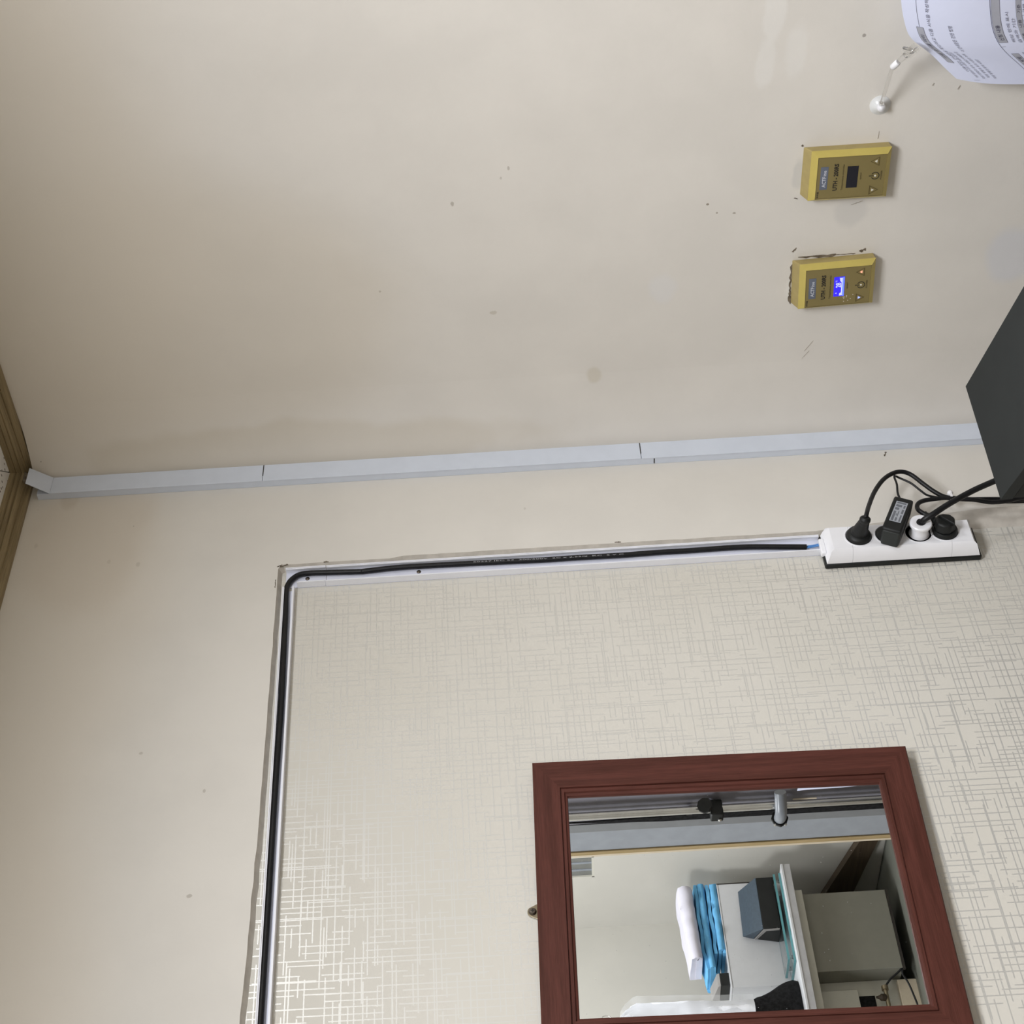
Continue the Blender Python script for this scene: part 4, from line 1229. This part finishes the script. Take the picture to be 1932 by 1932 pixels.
build('platform_front', MB().box((-0.58, -2.628, 0.0), (0.698, -2.04, 0.470)), 'olive', pf, smooth=0)
lbrd = thing('leaning_board', 'dark brown board leaning in the shade at the end of the platform', 'board', (0.68, -2.3, 0.50))
build('board', MB().hexa([(0.672, -2.05, 0.5003), (0.695, -2.05, 0.5003), (0.695, -2.60, 0.60), (0.672, -2.60, 0.60), (0.672, -2.05, 0.535), (0.695, -2.05, 0.535), (0.695, -2.60, 0.70), (0.672, -2.60, 0.70)]), 'board', lbrd, smooth=0)

# ---- white block on the desk with towels, boxes, glass, bag
wb = thing('white_storage_box', 'long white box standing at the back of the reflected desk under the towels', 'box', (0.45, -2.4, DZ))
build('box_body', MB().box((0.293, -2.464, DZ), (0.632, -2.330, 0.998)), 'desk_white', wb, bevel=0.001, smooth=0)
build('box_lid', MB().box((0.293, -2.464, 0.9985), (0.632, -2.329, 1.002)), 'desk_white', wb, bevel=0.0006, smooth=0)
build('box_seam', MB().box((0.6315, -2.3305, DZ), (0.634, -2.328, 1.002)), 'ink', wb, smooth=0)

def folded(name, label, material, x0, x1, y0, y1, z0, layers, lt, seed, group, droop=0.0, slant=0.0):
    """A folded cloth: one strip folded back and forth, folds facing the room, slightly uneven along its length."""
    pr = []
    for i in range(layers):
        z = z0 + lt * (i + 0.5)
        a, b = (y0, y1) if i % 2 == 0 else (y1, y0)
        for k in range(7):
            t = k / 6
            pr.append((a + (b - a) * t, z, i))
        if i < layers - 1:
            for k in range(1, 5):
                t = pi * k / 5
                r = lt / 2
                yb = b
                sgn = 1 if b > a else -1
                pr.append((yb + sgn * r * 0.9 * sin(t), z + r * (1 - cos(t)), i + .5))
    th = lt * 0.80
    nx = 40
    def fn(a, bq):
        i = bq * (len(pr) - 1)
        k = int(min(i, len(pr) - 2))
        f = i - k
        y = pr[k][0] * (1 - f) + pr[k + 1][0] * f
        zz = pr[k][1] * (1 - f) + pr[k + 1][1] * f
        lay = pr[k][2]
        x = x0 + (x1 - x0) * a
        h = (zz - z0)
        e = 0.014 * noise.noise((lay * 3.1, seed, 0)) + 0.004 * noise.noise((y * 30, seed + 4, lay))
        x += e * (1 if a > 0.5 else -1) * abs(2 * a - 1)
        zz = z0 + th * 0.5 + (h - lt * .5) * (1 + 0.20 * noise.noise((x * 16, y * 10, seed))) + 0.0025 * noise.noise((x * 34, lay * 1.7, seed + 2)) * min(1.0, h / 0.012) + slant * (a - 0.5) * h / (layers * lt)
        y += 0.011 * noise.noise((x * 22, lay * 2.3, seed + 9)) * min(1.0, 0.3 + h / 0.02)
        if droop and a < 0.25:
            zz -= droop * (0.25 - a) / 0.25 * h / (layers * lt)
        return (x, y, zz)
    t = thing(name, label, 'towel', ((x0 + x1) / 2, (y0 + y1) / 2, z0), group)
    build('folded_cloth', MB().sheet(fn, nx, len(pr) - 1, th), material, t, smooth=60)
    return t
TG = 'towels on the white box'
folded('folded_towel', 'blue folded towel at the bottom of the reflected towel pile', 'towel_blue', 0.410, 0.640, -2.450, -2.338, 1.0022, 3, 0.0115, 1.0, TG)
folded('folded_towel', 'blue folded towel in the middle of the pile, under the white one', 'towel_blue', 0.362, 0.646, -2.452, -2.345, 1.0380, 3, 0.0110, 5.0, TG, droop=0.014)
folded('folded_towel', 'white folded towel on top of the blue towels', 'towel_white', 0.395, 0.620, -2.450, -2.340, 1.0720, 2, 0.0225, 9.0, TG, slant=0.022)

sb = thing('small_box', 'small black box with a grey lid beside the reflected towels', 'box', (0.337, -2.38, 1.002))
build('box_body', MB().box((0.312, -2.430, 1.0022), (0.352, -2.348, 1.028)), 'black_plastic', sb, bevel=0.0015)
build('box_lid', MB().hexa([(0.312, -2.348, 1.0285), (0.352, -2.348, 1.0285), (0.352, -2.430, 1.0285), (0.312, -2.430, 1.0285), (0.312, -2.352, 1.036), (0.352, -2.352, 1.036), (0.352, -2.430, 1.052), (0.312, -2.430, 1.052)]), 'grey_box', sb, bevel=0.001)

gr = thing('glass_riser', 'two-tier clear glass stand with teal edges on the reflected desk', 'glass stand', (0.44, -2.27, DZ))
def plate(name, z0, z1, x0, x1, ya, yb):
    p = build(name, MB().box((x0, yb, z0), (x1, ya, z1)), 'glass', gr, smooth=0)
    e = 0.0016
    for lo, hi in (((x0, ya, z0), (x1, ya + e, z1)), ((x0 - e, yb, z0), (x0, ya + e, z1)), ((x0, yb - e, z0), (x1, yb, z1))):
        build('glass_edge', MB().box(lo, hi), 'teal_edge', p, smooth=0)
plate('glass_plate', DZ + 0.001, DZ + 0.007, 0.302, 0.586, -2.222, -2.322)
plate('glass_plate', DZ + 0.0165, DZ + 0.0225, 0.310, 0.586, -2.226, -2.322)
for x in (0.325, 0.570):
    build('spacer', MB().lathe([(0.006, 0.0), (0.006, 0.0095)], (x, -2.300, DZ + 0.007), (0, 0, 1), 12), 'glass', gr)
    build('spacer', MB().lathe([(0.006, 0.0), (0.006, 0.0095)], (x, -2.240, DZ + 0.007), (0, 0, 1), 12), 'glass', gr)
zb = DZ + 0.0226
tb = thing('tissue_box', 'black box with a sloping slate-blue lid on the reflected glass stand', 'box', (0.5, -2.28, zb))
build('box_body', MB().hexa([(0.421, -2.240, zb), (0.588, -2.240, zb), (0.588, -2.318, zb), (0.421, -2.318, zb), (0.419, -2.240, 0.900), (0.588, -2.240, 0.897), (0.588, -2.318, 0.918), (0.436, -2.318, 0.920)]), 'black_plastic', tb, bevel=0.0015)
build('box_lid', MB().hexa([(0.419, -2.240, 0.9003), (0.588, -2.240, 0.8975), (0.594, -2.318, 0.9185), (0.436, -2.318, 0.9205), (0.419, -2.2415, 0.9035), (0.588, -2.2415, 0.9005), (0.596, -2.319, 0.9440), (0.446, -2.319, 0.9500)]), 'slate_blue', tb, bevel=0.0008)
build('box_end', MB().hexa([(0.4185, -2.242, zb + .004), (0.4200, -2.242, zb + .004), (0.4350, -2.317, zb + .004), (0.4335, -2.317, zb + .004), (0.4170, -2.242, 0.899), (0.4185, -2.242, 0.899), (0.4355, -2.317, 0.919), (0.4340, -2.317, 0.919)]), 'grey_box', tb, smooth=0)

bg = thing('black_bag', 'lumpy black cloth bag on the reflected desk', 'bag', (0.2, -2.27, DZ))
m = MB()
rings, nseg = 12, 26
for i in range(rings + 1):
    t = i / rings
    zz = DZ + 0.0005 + 0.158 * t
    fr = (1 - 0.55 * t ** 2.2) * (0.93 + 0.07 * sin(t * 9)) if t < 0.96 else 0.30
    k0 = len(m.v)
    for j in range(nseg):
        a = 2 * pi * j / nseg
        c, s = cos(a), sin(a)
        r = 1.0 / (abs(c) ** 3 + abs(s) ** 3) ** (1 / 3)
        wob = 1 + 0.07 * noise.noise((c * 2 + 3, s * 2, t * 4)) + 0.03 * noise.noise((c * 6, s * 6, t * 9))
        m.v.append(Vector((0.193 - 0.03 * t + 0.080 * r * c * fr * wob, -2.285 + 0.048 * r * s * fr * wob, zz)))
    if i:
        for j in range(nseg):
            a0, b0 = k0 - nseg + j, k0 - nseg + (j + 1) % nseg
            m.f.append((a0, b0, b0 + nseg, a0 + nseg))
m.f.append(tuple(range(nseg - 1, -1, -1)))
m.f.append(tuple(len(m.v) - nseg + j for j in range(nseg)))
bag = build('bag_body', m, 'black_matte', bg, smooth=60)
build('bag_handle', MB().tube(smooth_path([(0.14, -2.285, 0.978), (0.145, -2.280, 0.998), (0.165, -2.280, 1.003), (0.185, -2.283, 0.995), (0.19, -2.285, 0.976)], 5), 0.004, 8), 'black_matte', bg, smooth=60)

# ---- white garment in a clear cover, hanging from a cord
gm = thing('garment_bag', 'white garment in a clear plastic cover hanging on a cord beside the reflected desk', 'garment', (0.08, -2.2, 1.34))
build('hanging_cord', MB().tube([(0.1405, -2.19, CZ), (0.1405, -2.19, 1.372)], 0.0011, 6), 'chip', gm, smooth=60)
build('hook', MB().tube(smooth_path([(0.1405, -2.19, 1.375), (0.149, -2.19, 1.372), (0.150, -2.19, 1.356), (0.1405, -2.19, 1.348), (0.138, -2.19, 1.338), (0.140, -2.19, 1.325)], 5), 0.0014, 8), 'steel', gm, smooth=60)
def gar(off, amp):
    def fn(a, b):
        z = 1.325 - 0.36 * b
        xr = 0.142 + 0.042 * min(1, b / 0.12) ** 0.6 - 0.012 * b
        x = -0.10 + (xr + 0.10 + off) * a
        y = -2.195 + 0.012 * noise.noise((x * 30, z * 5, amp)) + 0.006 * noise.noise((x * 70, z * 25, amp + 3)) + off * 0.8
        return (x, y, z)
    return fn
build('garment', MB().sheet(gar(0.0, 1.0), 24, 24, 0.012), 'garment', gm, smooth=60)
build('plastic_cover', MB().sheet(gar(0.016, 6.0), 30, 30, 0.0004), 'film', gm, smooth=60)
